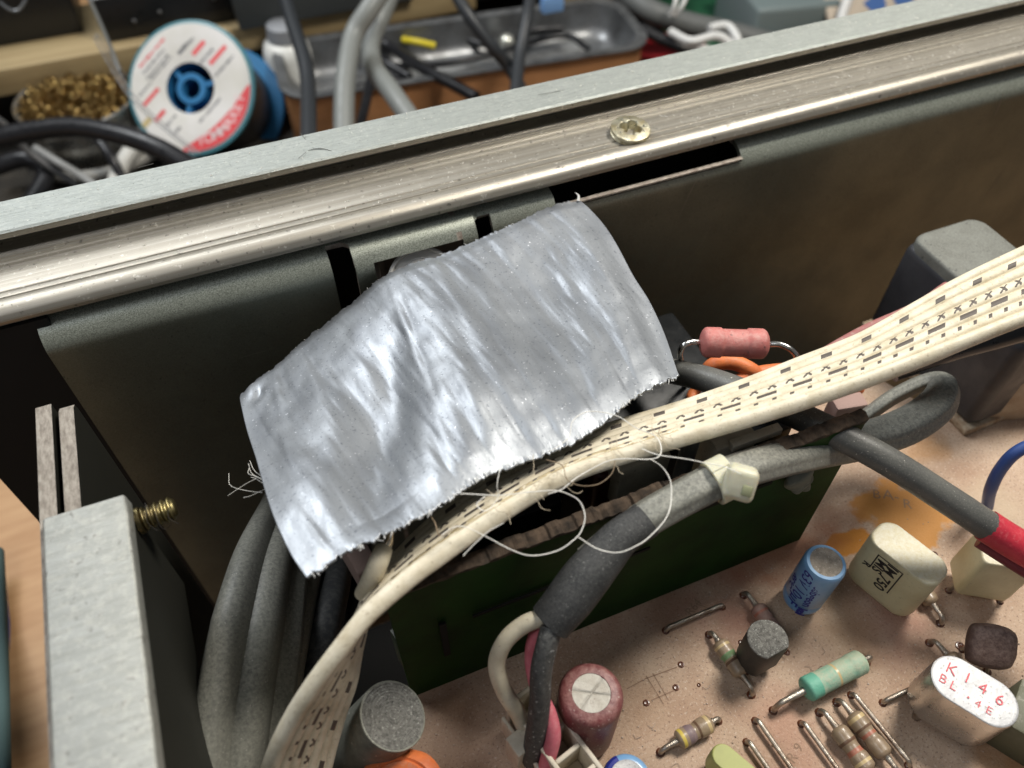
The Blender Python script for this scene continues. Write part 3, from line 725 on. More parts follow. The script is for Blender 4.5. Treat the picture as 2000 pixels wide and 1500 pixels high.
# maroon electrolytic
mc = Q(1155, 1353, 1.25); mc = V((mc.x, mc.y, 0))
t = thing('maroon_capacitor', 'dusty maroon electrolytic capacitor with a scored silver top, beside the black and pink wires', 'capacitor', mc)
r = .325; bm = bmesh.new()
lathe(bm, mc, (0, 0, 1), [(.02, r*.9), (.05, r*.97), (.1, r), (1.14, r), (1.19, r*.97), (1.225, r*.90), (1.245, r*.80), (1.25, r*.60), (1.242, r*.585)], 48)
finish('sleeve', bm, maroon, t)
bm = bmesh.new()
G = 40; rad = .19
for i in range(G):
    pass
n = 48; gr = {}
def hh(a, b):
    z = 1.246
    for ang in (0.5, 2.6):
        dd = abs(-a*math.sin(ang)+b*math.cos(ang))
        if dd < .014: z -= .014*(1-dd/.014)
    return z
for i in range(n):
    for j in range(1, 20):
        rr = rad*j/19; a = 2*math.pi*i/n; gr[i, j] = bm.verts.new((mc.x+rr*math.cos(a), mc.y+rr*math.sin(a), hh(rr*math.cos(a), rr*math.sin(a))))
c0 = bm.verts.new((mc.x, mc.y, 1.232))
for i in range(n):
    i2 = (i+1) % n; bm.faces.new((c0, gr[i, 1], gr[i2, 1]))
    for j in range(1, 19): bm.faces.new((gr[i, j], gr[i, j+1], gr[i2, j+1], gr[i2, j]))
finish('top_disc', bm, M('dusty_scored_aluminium', (.52, .50, .45), .6, .3, (.42, .39, .34), ns=10, bump=.4, bs=26, speck=.4, ss=22, scol=(.3, .24, .2)), t)
# grey metal capacitor, leaning
ga = V((.42, -.10, .75)).normalized(); gtop = Q(768, 1397, 1.15)
t = thing('grey_capacitor', 'leaning dusty grey metal can capacitor beside the ribbon cable at the bottom', 'capacitor', gtop-ga*1.1)
bm = bmesh.new(); r = .345
pr = [(-1.1, 0), (-1.1, r), (-.10, r), (-.085, r*1.0), (-.07, r*.985), (-.055, r*1.0), (-.01, r), (0, r*.985), (.002, r*.94)]
lathe(bm, gtop, ga, pr, 44); finish('can', bm, greycap, t)
bm = bmesh.new(); pr = [(-.02, r*.95)]
for k in range(40):
    rr = r*.94*(1-k/40); pr.append((.003+.003*math.sin(k*1.7)+(.006 if k > 30 else 0), rr))
pr.append((.006, 0))
lathe(bm, gtop, ga, pr, 44); finish('dusty_end', bm, dustytop, t)
# orange coil at bottom edge
oc = Q(778, 1548, .95)
t = thing('orange_coil', 'dusty orange wound coil cut off by the bottom edge, below the grey can', 'coil', (oc.x, oc.y, 0))
bm = bmesh.new()
lathe(bm, (oc.x, oc.y, 0), (0, 0, 1), [(0, .30), (.0, .46), (.7, .46), (.82, .44), (.88, .38), (.90, .33), (.88, .31), (.90, .29), (.87, .20), (.80, .15), (.5, .14)], 48)
for v in bm.verts: v.co += noise.noise_vector(v.co*5)*.02
finish('coil_body', bm, orange_m, t)
# small blue/white cap bottom, yellow-green cap bottom, olive box
bc = Q(1226, 1520, .62)
t = thing('blue_capacitor', 'small blue electrolytic capacitor with a white top, cut off by the bottom edge', 'capacitor', (bc.x, bc.y, 0))
bm = bmesh.new(); r = .245; o = V((bc.x, bc.y, 0))
lathe(bm, o, (0, 0, 1), [(.1, 0), (.1, r*.95), (.15, r), (.54, r), (.59, r*.96), (.615, r*.86), (.62, r*.70)], 40)
me_ = finish('sleeve', bm, bluecap, t)
bm = bmesh.new()
for a0, a1 in ((1.6, 2.3), (2.5, 3.3), (3.5, 3.7)):
    K = 10
    for k in range(K):
        ta, tb = a0+(a1-a0)*k/K, a0+(a1-a0)*(k+1)/K
        for (ra, za), (rb, zb) in (((r+.003, .30), (r+.003, .545)), ((r+.003, .545), (r*.965, .593)), ((r*.965, .593), (r*.86, .619)), ((r*.86, .619), (r*.71, .6235))):
            bm.faces.new([bm.verts.new(o+V((math.cos(tt)*rr, math.sin(tt)*rr, zz))) for tt, rr, zz in ((ta, ra, za), (tb, ra, za), (tb, rb, zb), (ta, rb, zb))])
finish('printed_stripe', bm, blueink, t)
bm = bmesh.new(); lathe(bm, o, (0, 0, 1), [(.59, r*.74), (.622, r*.71), (.617, r*.66), (.620, 0)], 36); finish('top_disc', bm, silvertop, t)
gc = Q(1432, 1500, .45)
t, X, Y = filmcap((gc.x, gc.y), math.radians(-65), .52, .24, .1, .55, M('yellow_green_epoxy', (.40, .42, .14), .5, 0, (.33, .34, .12), ns=3), 'small glossy yellow-green capacitor cut off by the bottom edge', 'small_capacitor')
legs(t, [(gc.x-.1, gc.y+.15, (0, 0))])
ob = Q(2010, 1440, .5)
bm = bmesh.new(); obox(bm, (ob.x+.28, ob.y, .3), ((.85, .5, 0), (-.5, .85, 0), (0, 0, 1)), (.3, .4, .3), .03)
tag(finish('relay_box', bm, oliveplastic), 'dark olive plastic box partly cut off at the lower right edge', 'relay')
# ceramic-ish flat pads / brown component near blue wire
bm = bmesh.new(); b0 = Q(1990, 865, .0)
obox(bm, (9.3, 4.2, .45), ((.95, -.3, 0), (.3, .95, 0), (0, 0, 1)), (.62, .5, .45), .05)
tag(finish('beige_terminal', bm, M('beige_plastic', (.40, .32, .23), .6, 0, (.28, .2, .13), ns=3, bump=.4, bs=10)), 'beige terminal block behind the blue wire at the right edge', 'terminal block')

# ============================================================ RIGHT METAL BOX
t = thing('metal_case', 'dark grey component case with a dusty pale lid, standing behind the ribbon at the right', 'component case', (9.3, 4.7, 0))
bm = bmesh.new(); box(bm, (8.5, 3.76, .10), (9.75, 6.0, 1.80), .16, 5)
finish('case', bm, darkcan, t, auto=50)
bm = bmesh.new(); prism(bm, [(9.125+a, 4.88+b) for a, b in stadium(1.2, 2.2, 8, .22)], 0, 1, inset=[(1.72, 1), (1.84, 1), (1.88, .98), (1.895, .94)])
finish('lid', bm, palecan, t, auto=50)
bm = bmesh.new(); box(bm, (8.46, 3.72, .0), (9.8, 6.04, .13), .03, 2)
finish('rusty_base', bm, rusty, t, auto=50)

# ============================================================ GREEN UPRIGHT BOARD
t = thing('green_board', 'dark green upright circuit board with a rough snapped top edge', 'circuit board', (2.5, 3.3, 0))
bm = bmesh.new(); box(bm, (.12, 3.24, .0), (5.34, 3.36, 2.56))
finish('board_sheet', bm, greenboard, t, smooth=False)
bm = bmesh.new()
n = 260; x0, x1 = .12, 5.34
rows = []
for i in range(n+1):
    x = x0+(x1-x0)*i/n; h = 2.60+.035*noise.noise(V((x*4, 0, 0)))+.02*noise.noise(V((x*17, 3, 0)))+(.022 if noise.noise(V((x*2.7, 11, 0))) > 0 else 0)
    rows.append([bm.verts.new(p) for p in ((x, 3.235, 2.52+.03*noise.noise(V((x*8, 7, 0)))), (x, 3.225+.02*noise.noise(V((x*9, 1, 0))), h-.03), (x, 3.30, h+.03*noise.noise(V((x*13, 5, 0)))), (x, 3.37, h-.02), (x, 3.365, 2.5))])
for a, b in zip(rows, rows[1:]):
    for k in range(4): bm.faces.new((a[k], b[k], b[k+1], a[k+1]))
bm.faces.new(rows[0]); bm.faces.new(rows[-1])
finish('snapped_edge', bm, boardedge, t, smooth=False)
bm = bmesh.new()   # black strips on the face; the upright one paints a dark slot
for (a, b, c, d) in [((856, 1180), (866, 1310), 0, 0)]:
    pass
box(bm, (.55, 3.19, .9), (.62, 3.215, 1.7)); box(bm, (2.6, 3.2, 2.0), (4.3, 3.217, 2.06)); box(bm, (.9, 3.2, 1.55), (2.9, 3.217, 1.60))
finish('black_strip', bm, M('strip_black', (.002, .003, .002), .9), t)
# glue blob at the right end
bm = bmesh.new(); g0 = QY(1560, 935, 3.15)
for dx, dz, rr in ((0, 0, .16), (.08, -.12, .13), (.16, -.22, .08), (-.08, .05, .11), (.2, -.28, .05)):
    bmesh.ops.create_icosphere(bm, subdivisions=3, radius=rr, matrix=Matrix.Translation(g0+V((dx, 0, dz))) @ Matrix.Diagonal((1, .6, 1, 1)))
for v in bm.verts: v.co += noise.noise_vector(v.co*7)*.05
tag(finish('glue_blob', bm, putty, auto=0), 'grey-green glue blob on the right end of the green board', 'glue')
# parts behind the board
bm = bmesh.new()
box(bm, (2.75, 3.75, 1.6), (3.35, 4.3, 2.35), .03)
tag(finish('white_block', bm, whiteconn), 'white plastic block behind the green board, under the ribbon, left one', 'plastic part', 'plastic blocks behind the green board')
bm = bmesh.new(); box(bm, (3.75, 3.55, 1.7), (4.25, 4.0, 2.45), .03); box(bm, (3.9, 3.5, 2.4), (4.5, 3.6, 2.5), .01)
tag(finish('white_block', bm, whiteconn), 'white plastic block behind the green board, just left of the cable tie', 'plastic part', 'plastic blocks behind the green board')
bm = bmesh.new(); sweep(bm, [(3.5, 3.7, 1.2), (3.5, 3.7, 2.7)], .09, 16, 1)
tag(finish('grey_post', bm, cable_grey), 'short grey post behind the green board between white blocks', 'post')
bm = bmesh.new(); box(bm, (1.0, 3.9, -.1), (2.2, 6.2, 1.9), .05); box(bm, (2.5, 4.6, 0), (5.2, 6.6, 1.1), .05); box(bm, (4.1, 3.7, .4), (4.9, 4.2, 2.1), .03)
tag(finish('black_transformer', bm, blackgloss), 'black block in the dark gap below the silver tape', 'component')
bm = bmesh.new(); c = Q(1180, 905, 2.0); lathe(bm, c, (0, 0, 1), [(-.6, .2), (0, .2), (.03, .17), (.03, 0)], 24)
tag(finish('dark_red_cap', bm, M('dark_red_plastic', (.10, .02, .015), .3)), 'dark red round cap peeking under the ribbon cable', 'component')

# ============================================================ CABLES
def cable(name, pts, r, mat_, label, cat='cable', n=14, sub=8, prof=None, group=None, wob=0, up0=None):
    bm = bmesh.new(); sweep(bm, [Q(*p) if not isinstance(p, Vector) else p for p in pts], r, n, sub, prof, wob=wob, up0=up0)
    o = finish(name, bm, mat_)
    return tag(o, label, cat, group)
# crossing grey cable with red sleeve
t = thing('crossing_cable', 'grey cable with a bright red end sleeve crossing under the ribbon to the right edge', 'cable', Q(1700, 880, 1.4))
bm = bmesh.new(); sweep(bm, [Q(1180, 690, 1.2), Q(1300, 722, 1.75), Q(1400, 747, 2.1), Q(1560, 812, 2.36), Q(1720, 893, 2.3), Q(1850, 975, 1.95), Q(1936, 1032, 1.65)], [.15, .155, .155, .155, .155, .16, .165], 18, 8)
finish('jacket', bm, cable_grey, t)
bm = bmesh.new(); sweep(bm, [Q(1926, 1026, 1.67), Q(1990, 1066, 1.55), Q(2120, 1140, 1.35)], .178, 18, 6, up0=(0, 0, 1)); finish('red_sleeve', bm, redsleeve, t)
bm = bmesh.new(); sweep(bm, [Q(1915, 1052, 1.35), Q(1990, 1100, 1.3), Q(2120, 1180, 1.2)], .11, 14, 6); finish('dark_red_wire', bm, M('dark_red_wire', (.16, .02, .03), .4), t)
# ribbed loop cable with heat shrink and three wires
t = thing('loop_cable', 'dusty grey cable held by the nylon tie, wrapped in black sleeve, ending in three wires', 'cable', Q(1300, 990, 2.4))
def ribprof(n=28, k=3, a=.12, sx=1.12, sy=.9):
    out = []
    for i in range(n):
        th = 2*math.pi*i/n; rr = 1-a*abs(math.sin(k*th))**3
        out.append((math.cos(th)*rr*sx, math.sin(th)*rr*sy))
    return out
bm = bmesh.new()
sweep(bm, [Q(1150, 1100, 2.35), Q(1230, 1035, 2.5), Q(1310, 985, 2.62), Q(1430, 925, 2.7), Q(1560, 887, 2.3), Q(1680, 862, 1.75), Q(1770, 832, 1.6), Q(1830, 790, 1.6), Q(1842, 752, 1.6), Q(1812, 745, 1.5), Q(1745, 775, 1.3), Q(1680, 820, 1.1), Q(1610, 860, .8)],
      [.16, .165, .165, .17, .195, .215, .215, .20, .16, .12, .11, .10, .10], 28, 10, ribprof())
finish('jacket', bm, cable_dusty, t)
bm = bmesh.new()
sweep(bm, [Q(1262, 1015, 2.56), Q(1215, 1048, 2.5), Q(1180, 1085, 2.42), Q(1150, 1120, 2.33), Q(1115, 1165, 2.2), Q(1075, 1215, 2.02)], [.172, .178, .195, .212, .216, .20], 32, 12, ribprof(32, 1, .08, 1.05, .95), wob=.012)
finish('heat_shrink', bm, shrink, t)
for nm, pts, r_, m_ in [('white_wire', [(1060, 1205, 2.05), (1020, 1222, 1.95), (985, 1255, 1.8), (970, 1300, 1.55), (985, 1350, 1.3), (1010, 1390, 1.05), (1030, 1430, .7)], .085, ivory),
                        ('pink_wire', [(1075, 1215, 1.9), (1048, 1240, 1.75), (1040, 1290, 1.5), (1052, 1350, 1.3), (1072, 1395, 1.2), (1080, 1440, 1.05), (1068, 1490, .8), (1062, 1520, .6)], .078, pink),
                        ('black_wire', [(1078, 1225, 2.05), (1068, 1260, 1.95), (1057, 1310, 1.75), (1055, 1360, 1.5), (1050, 1410, 1.2), (1042, 1460, .85), (1040, 1485, .6)], .105, M('dusty_black_wire', (.035, .035, .035), .6, 0, bump=.4, bs=16, dust=.7, dcol=(.16, .16, .15), ds=22, light=.5, ls=26, lcol=(.5, .5, .48)))]:
    bm = bmesh.new(); sweep(bm, [Q(*p) for p in pts], r_, 14, 8); finish(nm, bm, m_, t)
# cable tie
t = thing('cable_tie', 'translucent yellowish nylon cable tie with square head clamping the grey cable', 'cable tie', Q(1440, 930, 2.75))
ct = Q(1395, 940, 2.7); tdir = (Q(1430, 925, 2.75)-Q(1310, 985, 2.62)).normalized()
bm = bmesh.new(); a_, b_, c_ = frame(tdir)
ct = Q(1408, 936, 2.73)
pts = [ct+a_*math.cos(k*2*math.pi/20)*.20+b_*math.sin(k*2*math.pi/20)*.20 for k in range(21)]
sweep(bm, pts, .1, 8, 2, prof=[(.22, -.95), (.22, .95), (0, 1), (-.22, .95), (-.22, -.95), (-.1, -1), (0, -1), (.1, -1)], up0=tdir, cap=False)
finish('strap', bm, tie_m, t, auto=60)
hd = Q(1446, 942, 2.98)
bm = bmesh.new(); hx = (Q(1500, 960, 2.95)-Q(1430, 925, 2.95)).normalized(); hx = RT*.9-UP*.25-FW*.15; hx.normalize(); hy = (UP*.95-FW*.2+RT*.2); hy = (hy-hx*hy.dot(hx)).normalized(); hz = hx.cross(hy)
obox(bm, hd, (hx, hy, hz), (.14, .155, .125), .06, 5)
finish('head', bm, tie_m, t, auto=60)
bm = bmesh.new(); obox(bm, hd-hy*.03+hx*.06+hz*.128, (hx, hy, hz), (.045, .05, .008), .01, 2)
finish('slot', bm, M('tie_slot', (.33, .34, .2), .5), t)
# left cables
def fig8(n=30, k=3): 
    out = []
    for i in range(n):
        th = 2*math.pi*i/n; x = math.cos(th)*1.45; y = math.sin(th)*.62
        y *= 1+.30*math.cos(th*2)*0+.28*math.cos(3*th if False else 4*th)
        out.append((x, y))
    return out
def lobes(cs, n=30):          # union-of-circles outline by ray marching
    out = []
    for i in range(n):
        th = 2*math.pi*i/n; d = (math.cos(th), math.sin(th)); best = .2
        for (cx, cy, r_) in cs:
            b_ = d[0]*cx+d[1]*cy; q_ = b_*b_-(cx*cx+cy*cy)+r_*r_
            if q_ > 0: best = max(best, b_+math.sqrt(q_))
        out.append((d[0]*best, d[1]*best))
    return out
flat3 = lobes([(0, 0, .60), (-.88, -.12, .42), (.86, .02, .46)], 48)
cable('flat_cable', [(600, 900, -1.0), (562, 1010, .3), (532, 1110, 1.0), (508, 1230, 1.2), (488, 1350, 1.1), (472, 1480, .9), (466, 1600, .6)], [.26, .30, .36, .40, .40, .40, .40], cable_dusty, 'thick dusty grey triple-lobed cable hanging down below the left end of the tape', n=48, prof=flat3, up0=(0.2, -.6, .8))
cable('flat_cable', [(640, 980, -1), (600, 1120, .3), (578, 1210, .6), (556, 1320, .6), (545, 1420, .4), (535, 1560, .1)], [.22, .22, .24, .25, .25, .25], cable_dusty, 'narrower dusty grey cable just right of the thick lobed cable', n=48, prof=lobes([(0, 0, .8), (.5, 0, .5)], 48), up0=(.2, -.6, .8))
cable('dark_cable', [(672, 1020, -1), (655, 1130, 0), (635, 1220, .4), (622, 1300, .3), (615, 1400, 0)], .2, cable_dark, 'dark grey cable in the shadow left of the ribbon cable', n=20)
cable('dark_cable', [(705, 1020, -1), (700, 1100, -.3), (690, 1200, -.3), (660, 1320, -.6)], .17, cable_black, 'black cable deep in the shadow behind the dark grey cable', n=20)
# white wire stub with tinned end
t = thing('white_wire_stub', 'short white insulated wire with a tinned end below the lower edge of the tape', 'wire', Q(735, 1100, 2.2))
bm = bmesh.new(); sweep(bm, [Q(750, 1072, 2.75), Q(741, 1094, 2.75), Q(727, 1127, 2.6), Q(708, 1160, 2.3)], [.082, .09, .092, .075], 16, 6); finish('insulation', bm, ivory, t)
bm = bmesh.new(); sweep(bm, [Q(762, 1038, 2.85), Q(757, 1055, 2.8), Q(750, 1076, 2.74)], [.03, .05, .055], 10, 4, wob=.02); finish('tinned_end', bm, M('solder_copper', (.55, .38, .2), .2, 1, (.75, .7, .62), ns=6), t)
bm = bmesh.new(); obox(bm, Q(700, 1090, 1.4), ((.9, .2, 0), (-.2, .9, .3), (0, 0, 1)), (.12, .3, .3), .02)
tag(finish('brown_lug', bm, M('brownish_card', (.20, .14, .12), .8)), 'brownish card tab left of the white wire stub', 'tab')
bm = bmesh.new(); obox(bm, Q(800, 1260, .9), ((.9, .2, 0), (-.2, .9, 0), (0, 0, 1)), (.14, .1, .4), .02)
tag(finish('clear_clip', bm, M('smoky_clip', (.05, .06, .04), .4)), 'dark smoky clip on the brown board left of the white wire', 'clip')
# red resistor behind
t = thing('pink_resistor', 'dusty pink ceramic resistor with bent leads above the orange wires, right of the tape', 'resistor', Q(1432, 670, 2.2))
a_, b_ = Q(1366, 668, 2.25), Q(1502, 672, 2.25); d = (b_-a_); Ln = d.length; d.normalize()
pr = []
for i in range(41):
    u = i/40; e = min(u, 1-u)*Ln; k = 1.0 if e > .26 else 1.1
    if e < .09: k = 1.1*math.sqrt(max(0, 1-(1-e/.09)**2))
    pr.append((u*Ln, k*.165))
bm = bmesh.new(); lathe(bm, a_, d, pr, 26); finish('body', bm, pinkres, t)
for pts in ([Q(1368, 668, 2.25), Q(1350, 668, 2.27), Q(1334, 676, 2.25), Q(1328, 692, 2.1), Q(1333, 720, 1.7), Q(1340, 760, 1.0)], [Q(1500, 672, 2.25), Q(1525, 673, 2.28), Q(1546, 684, 2.25), Q(1557, 702, 2.1), Q(1553, 740, 1.6), Q(1550, 790, .8)]):
    bm = bmesh.new(); sweep(bm, pts, .035, 10, 6); finish('lead', bm, M('bright_lead', (.6, .6, .58), .25, 1), t)
cable('orange_wire', [(1375, 735, 1.4), (1395, 712, 1.6), (1430, 708, 1.65), (1465, 722, 1.6), (1500, 750, 1.4)], .10, orange_m, 'orange wire loop directly under the pink resistor', 'wire', group='orange wires near the pink resistor')
cable('orange_wire', [(1440, 745, 1.5), (1480, 728, 1.55), (1540, 722, 1.5), (1600, 730, 1.3), (1680, 760, 1)], .085, orange_m, 'orange wire running right from under the pink resistor behind the ribbon', 'wire', group='orange wires near the pink resistor')
cable('orange_wire', [(1360, 760, 1.2), (1352, 780, 1.2), (1380, 830, 1.1), (1450, 860, 1)], .07, orange_m, 'thin orange wire between tape corner and ribbon', 'wire', group='orange wires near the pink resistor')
cable('orange_wire', [(1530, 790, 1.5), (1500, 822, 1.6), (1465, 850, 1.7), (1442, 880, 1.9), (1420, 920, 1.6)], .13, M('red_orange_insulation', (.50, .10, .04), .5, 0, bump=.3, dust=.3, dcol=(.5, .2, .12)), 'thick red-orange wire curving down below the ribbon toward the cable tie', 'wire', group='orange wires near the pink resistor')
cable('pink_wire', [(1560, 720, 1.6), (1640, 672, 1.75), (1700, 640, 1.9), (1790, 600, 2.1), (1850, 560, 2.2)], .07, M('dull_pink_insulation', (.33, .13, .12), .55, dust=.4), 'dull pink wire running up behind the ribbon in front of the grey case', 'wire')
cable('dark_rod', [(1740, 720, 2.0), (1850, 680, 2.2), (1940, 655, 2.35), (2080, 615, 2.6)], .17, cable_black, 'dark cable under the ribbon cable in front of the grey case', 'cable')
cable('blue_wire', [(1928, 990, .0), (1935, 955, .7), (1955, 915, 1.1), (1990, 880, 1.4), (2060, 850, 1.6)], .075, blue_wire, 'dark blue wire rising from the board at the right edge', 'wire')
bm = bmesh.new(); obox(bm, Q(1650, 800, 1.0), ((1, -.2, 0), (.2, 1, 0), (0, 0, 1)), (.22, .12, .2), .04)
tag(finish('pink_block', bm, M('dusty_pink_block', (.36, .24, .21), .7, 0, bump=.3)), 'dusty pink block below the ribbon, inside the cable loop', 'component')

# ============================================================ RIBBON CABLE
near = [(2130, 590, 3.30), (2000, 634, 3.28), (1880, 681, 3.22), (1800, 713, 3.18), (1680, 757, 3.12), (1560, 797, 3.08), (1440, 833, 3.04), (1320, 867, 3.0), (1220, 897, 2.98), (1130, 928, 2.97), (1060, 962, 2.96), (980, 1012, 2.96), (920, 1052, 2.96), (860, 1095, 2.95), (800, 1138, 2.93), (720, 1206, 2.86), (660, 1274, 2.72), (600, 1350, 2.45), (555, 1420, 2.1), (520, 1495, 1.7), (500, 1580, 1.3)]
far = [(2130, 425), (2000, 482), (1880, 540), (1800, 586), (1680, 655), (1560, 704), (1440, 752), (1320, 794), (1220, 824), (1130, 855), (1060, 885), (980, 925), (920, 960), (860, 1005), (800, 1062), (728, 1148), (702, 1250), (690, 1330), (668, 1400), (645, 1490), (630, 1580)]
W = 1.0
def solve(Nn, px, py, lowz=True, want=W):
    best = None
    for k in range(600):
        z = Nn.z-1.15+k*.004 if True else 0
        if z > Nn.z+.05: break
        p = Q(px, py, z); e = abs((p-Nn).length-want)+max(0, z-Nn.z)*.1
        if best is None or e < best[0]-1e-4: best = (e, p, z)
    return best[1]
Np = [Q(*p) for p in near]; Fp = [solve(Np[i], *far[i]) for i in range(len(far))]
# smooth z of far points (keep pixel)
zf = [p.z for p in Fp]
for it in range(4): zf = [zf[0]]+[(zf[i-1]+2*zf[i]+zf[i+1])/4 for i in range(1, len(zf)-1)]+[zf[-1]]
Fp = [Q(far[i][0], far[i][1], zf[i]) for i in range(len(far))]
SUB = 84
Ns, _ = catmull(Np, SUB); Fs, _ = catmull(Fp, SUB)
NC = 7; PER = 14; NA = NC*PER
lens_ = [0.0]
for i in range(1, len(Ns)): lens_.append(lens_[-1]+((Ns[i]+Fs[i])/2-(Ns[i-1]+Fs[i-1])/2).length)
def mark(c, f, s, i):
    # c conductor (0 near edge .. 6 far), f position within conductor 0..1, s length
    def inr(s, per, a, b, off=0): u = (s+off) % per; return a < u < b
    if c == 1: return .35 < f < .78 and inr(s, .20, 0, .05)
    if c == 2: return .3 < f < .78 and inr(s, .40, 0, .22)
    if c == 3:
        u = (s+.2) % .20
        if u > .10: return False
        a = (u/.10)*2-1; b = f*2-1.1; b /= .7
        return abs(b) < 1 and (abs(a-b) < .4 or abs(a+b) < .4)
    if c == 4: return False
    if c == 5: return .15 < f < .6 and inr(s, .46, 0, .12, .3)
    return False
bm = bmesh.new(); rows = []
upl = None
for i in range(len(Ns)):
    a, b = Ns[i], Fs[i]; tg = ((Ns[min(i+1, len(Ns)-1)]+Fs[min(i+1, len(Ns)-1)])-(Ns[max(i-1, 0)]+Fs[max(i-1, 0)])).normalized()
    nr = (b-a).cross(tg).normalized()
    if upl is None: upl = nr if nr.dot(V((0, 0, 1))) > 0 else -nr
    nr = nr if nr.dot(upl) > 0 else -nr
    upl = nr
    rowt = []; rowb = []
    for k in range(NA+1):
        f = k/NA; c = (k % PER)/PER
        h = .052*math.sqrt(max(0, 1-(2*c-1)**2))
        if k <= PER*.5: h = max(h, 0)
        p = a.lerp(b, f)
        rowt.append(bm.verts.new(p+nr*(.02+h+(.02 if k < PER else 0)*math.sin(math.pi*min(1, k/PER)))))
    for k in range(NA+1):
        f = k/NA; c = (k % PER)/PER; h = .052*math.sqrt(max(0, 1-(2*c-1)**2)); p = a.lerp(b, f)
        rowb.append(bm.verts.new(p-nr*(.02+h)))
    rows.append((rowt, rowb))
for i in range(len(rows)-1):
    s = lens_[i]
    for k in range(NA):
        c = k//PER; f = ((k % PER)+.5)/PER
        ft = bm.faces.new((rows[i][0][k], rows[i+1][0][k], rows[i+1][0][k+1], rows[i][0][k+1])); 
        mk = mark(c, f, s, i)
        ft.material_index = 1 if mk else 0
        if c in (1, 0) and 5.0 < s < 9.0 and (k % PER) > 6-c*6 and not mk:
            q = noise.noise(V((s*7, k*.35, 0)))
            if q > -.12 + abs(s-6.6)*.10: ft.material_index = 2
        bm.faces.new((rows[i][1][k], rows[i][1][k+1], rows[i+1][1][k+1], rows[i+1][1][k])).material_index = 1 if mk else 0
    bm.faces.new((rows[i][0][0], rows[i][1][0], rows[i+1][1][0], rows[i+1][0][0]))
    bm.faces.new((rows[i][0][NA], rows[i+1][0][NA], rows[i+1][1][NA], rows[i][1][NA]))
rb = finish('ribbon_cable', bm, [ribbon_m, ribbon_dark, ribbon_glue], auto=0)
tag(rb, 'cream flat ribbon cable printed with dashes and crosses, sweeping across the brown board', 'ribbon cable')

# ============================================================ CONNECTOR
t = thing('white_connector', 'ivory plastic wire connector receiving white, black and pink wires', 'connector', Q(1040, 1450, .4))
bm = bmesh.new(); A_ = Q(1008, 1378, .95); B_ = Q(1090, 1490, .95); X = (B_-A_).normalized(); X.z = 0; X.normalize(); Y = V((-X.y, X.x, 0)); Z = V((0, 0, 1))
# housing walls: comb of cells
cw = .30; L_ = 1.25; Wd = .36
o = Q(988, 1372, .95)
def cellbox(u0, u1, v0, v1, z0, z1): obox(bm, o+X*((u0+u1)/2)+Y*((v0+v1)/2)+Z*((z0+z1)/2-.72), (X, Y, Z), ((u1-u0)/2, (v1-v0)/2, (z1-z0)/2), .012, 2)
if Y.dot(V((1, 0, 0))) < 0: sY = -1
else: sY = 1
def cb(u0, u1, v0, v1, z0, z1):
    if sY < 0: v0, v1 = -v1, -v0
    cellbox(u0, u1, v0, v1, z0, z1)
cb(0, L_, 0, .05, -.2, .74); cb(0, L_, .34, .39, -.2, .72)
for k in range(6): cb(k*.24, k*.24+.05, .052, .338, -.2, .72)
cb(0, L_, .052, .338, -.2, .25)
finish('housing', bm, whiteconn, t, auto=50)
bm = bmesh.new(); cb(.26, .48, -.20, -.003, .1, .66); cb(.05, L_, -.10, -.06, .1, .55)
finish('latch', bm, whiteconn, t, auto=50)

# ============================================================ TAPE
topo = [(470, 770), (505, 740), (545, 712), (580, 678), (620, 645), (690, 590), (740, 548), (800, 517), (860, 497), (930, 468), (1000, 437), (1060, 408), (1095, 395), (1132, 390)]
topz = [2.05, 2.0, 2.0, 2.05, 2.1, 2.25, 2.45, 2.6, 2.68, 2.72, 2.75, 2.75, 2.75, 2.75]
righto = [(1132, 390), (1172, 432), (1202, 476), (1236, 540), (1268, 590), (1298, 655), (1325, 735)]
rightz = [2.75, 2.72, 2.7, 2.68, 2.68, 2.72, 2.8]
boto = [(600, 1130), (635, 1108), (665, 1085), (725, 1055), (780, 1030), (830, 1005), (885, 970), (940, 932), (1000, 905), (1060, 882), (1110, 862), (1160, 835), (1205, 800), (1245, 770), (1285, 752), (1325, 735)]
botz = [3.05, 3.08, 3.1, 3.12, 3.12, 3.1, 3.08, 3.05, 3.02, 3.0, 3.0, 2.98, 2.95, 2.9, 2.85, 2.8]
lefto = [(470, 770), (474, 800), (484, 845), (502, 900), (520, 962), (540, 1020), (570, 1085), (600, 1130)]
leftz = [2.05, 2.2, 2.35, 2.55, 2.75, 2.9, 3.0, 3.05]
def curve(px, z):
    pts = [Q(a, b, c) for (a, b), c in zip(px, z)]; s, _ = catmull(pts, 24)
    d = [0.0]
    for i in range(1, len(s)): d.append(d[-1]+(s[i]-s[i-1]).length)
    def ev(t):
        x = t*d[-1]; lo, hi = 0, len(d)-1
        while hi-lo > 1:
            m_ = (lo+hi)//2
            if d[m_] <= x: lo = m_
            else: hi = m_
        f = (x-d[lo])/max(1e-9, d[hi]-d[lo]); return s[lo].lerp(s[hi], f)
    return ev
T_, R_, B_, L_ = curve(topo, topz), curve(righto, rightz), curve(boto, botz), curve(lefto, leftz)
NU, NV = 420, 260
RW = random.Random(3)
ridges = []
for _ in range(95):          # u0, v0, length v, slant, width, amp
    ridges.append((RW.uniform(.02, .98), RW.uniform(0, 1), RW.uniform(.12, .6), RW.uniform(-.10, .04), RW.uniform(.011, .030), RW.uniform(-.016, .018)))
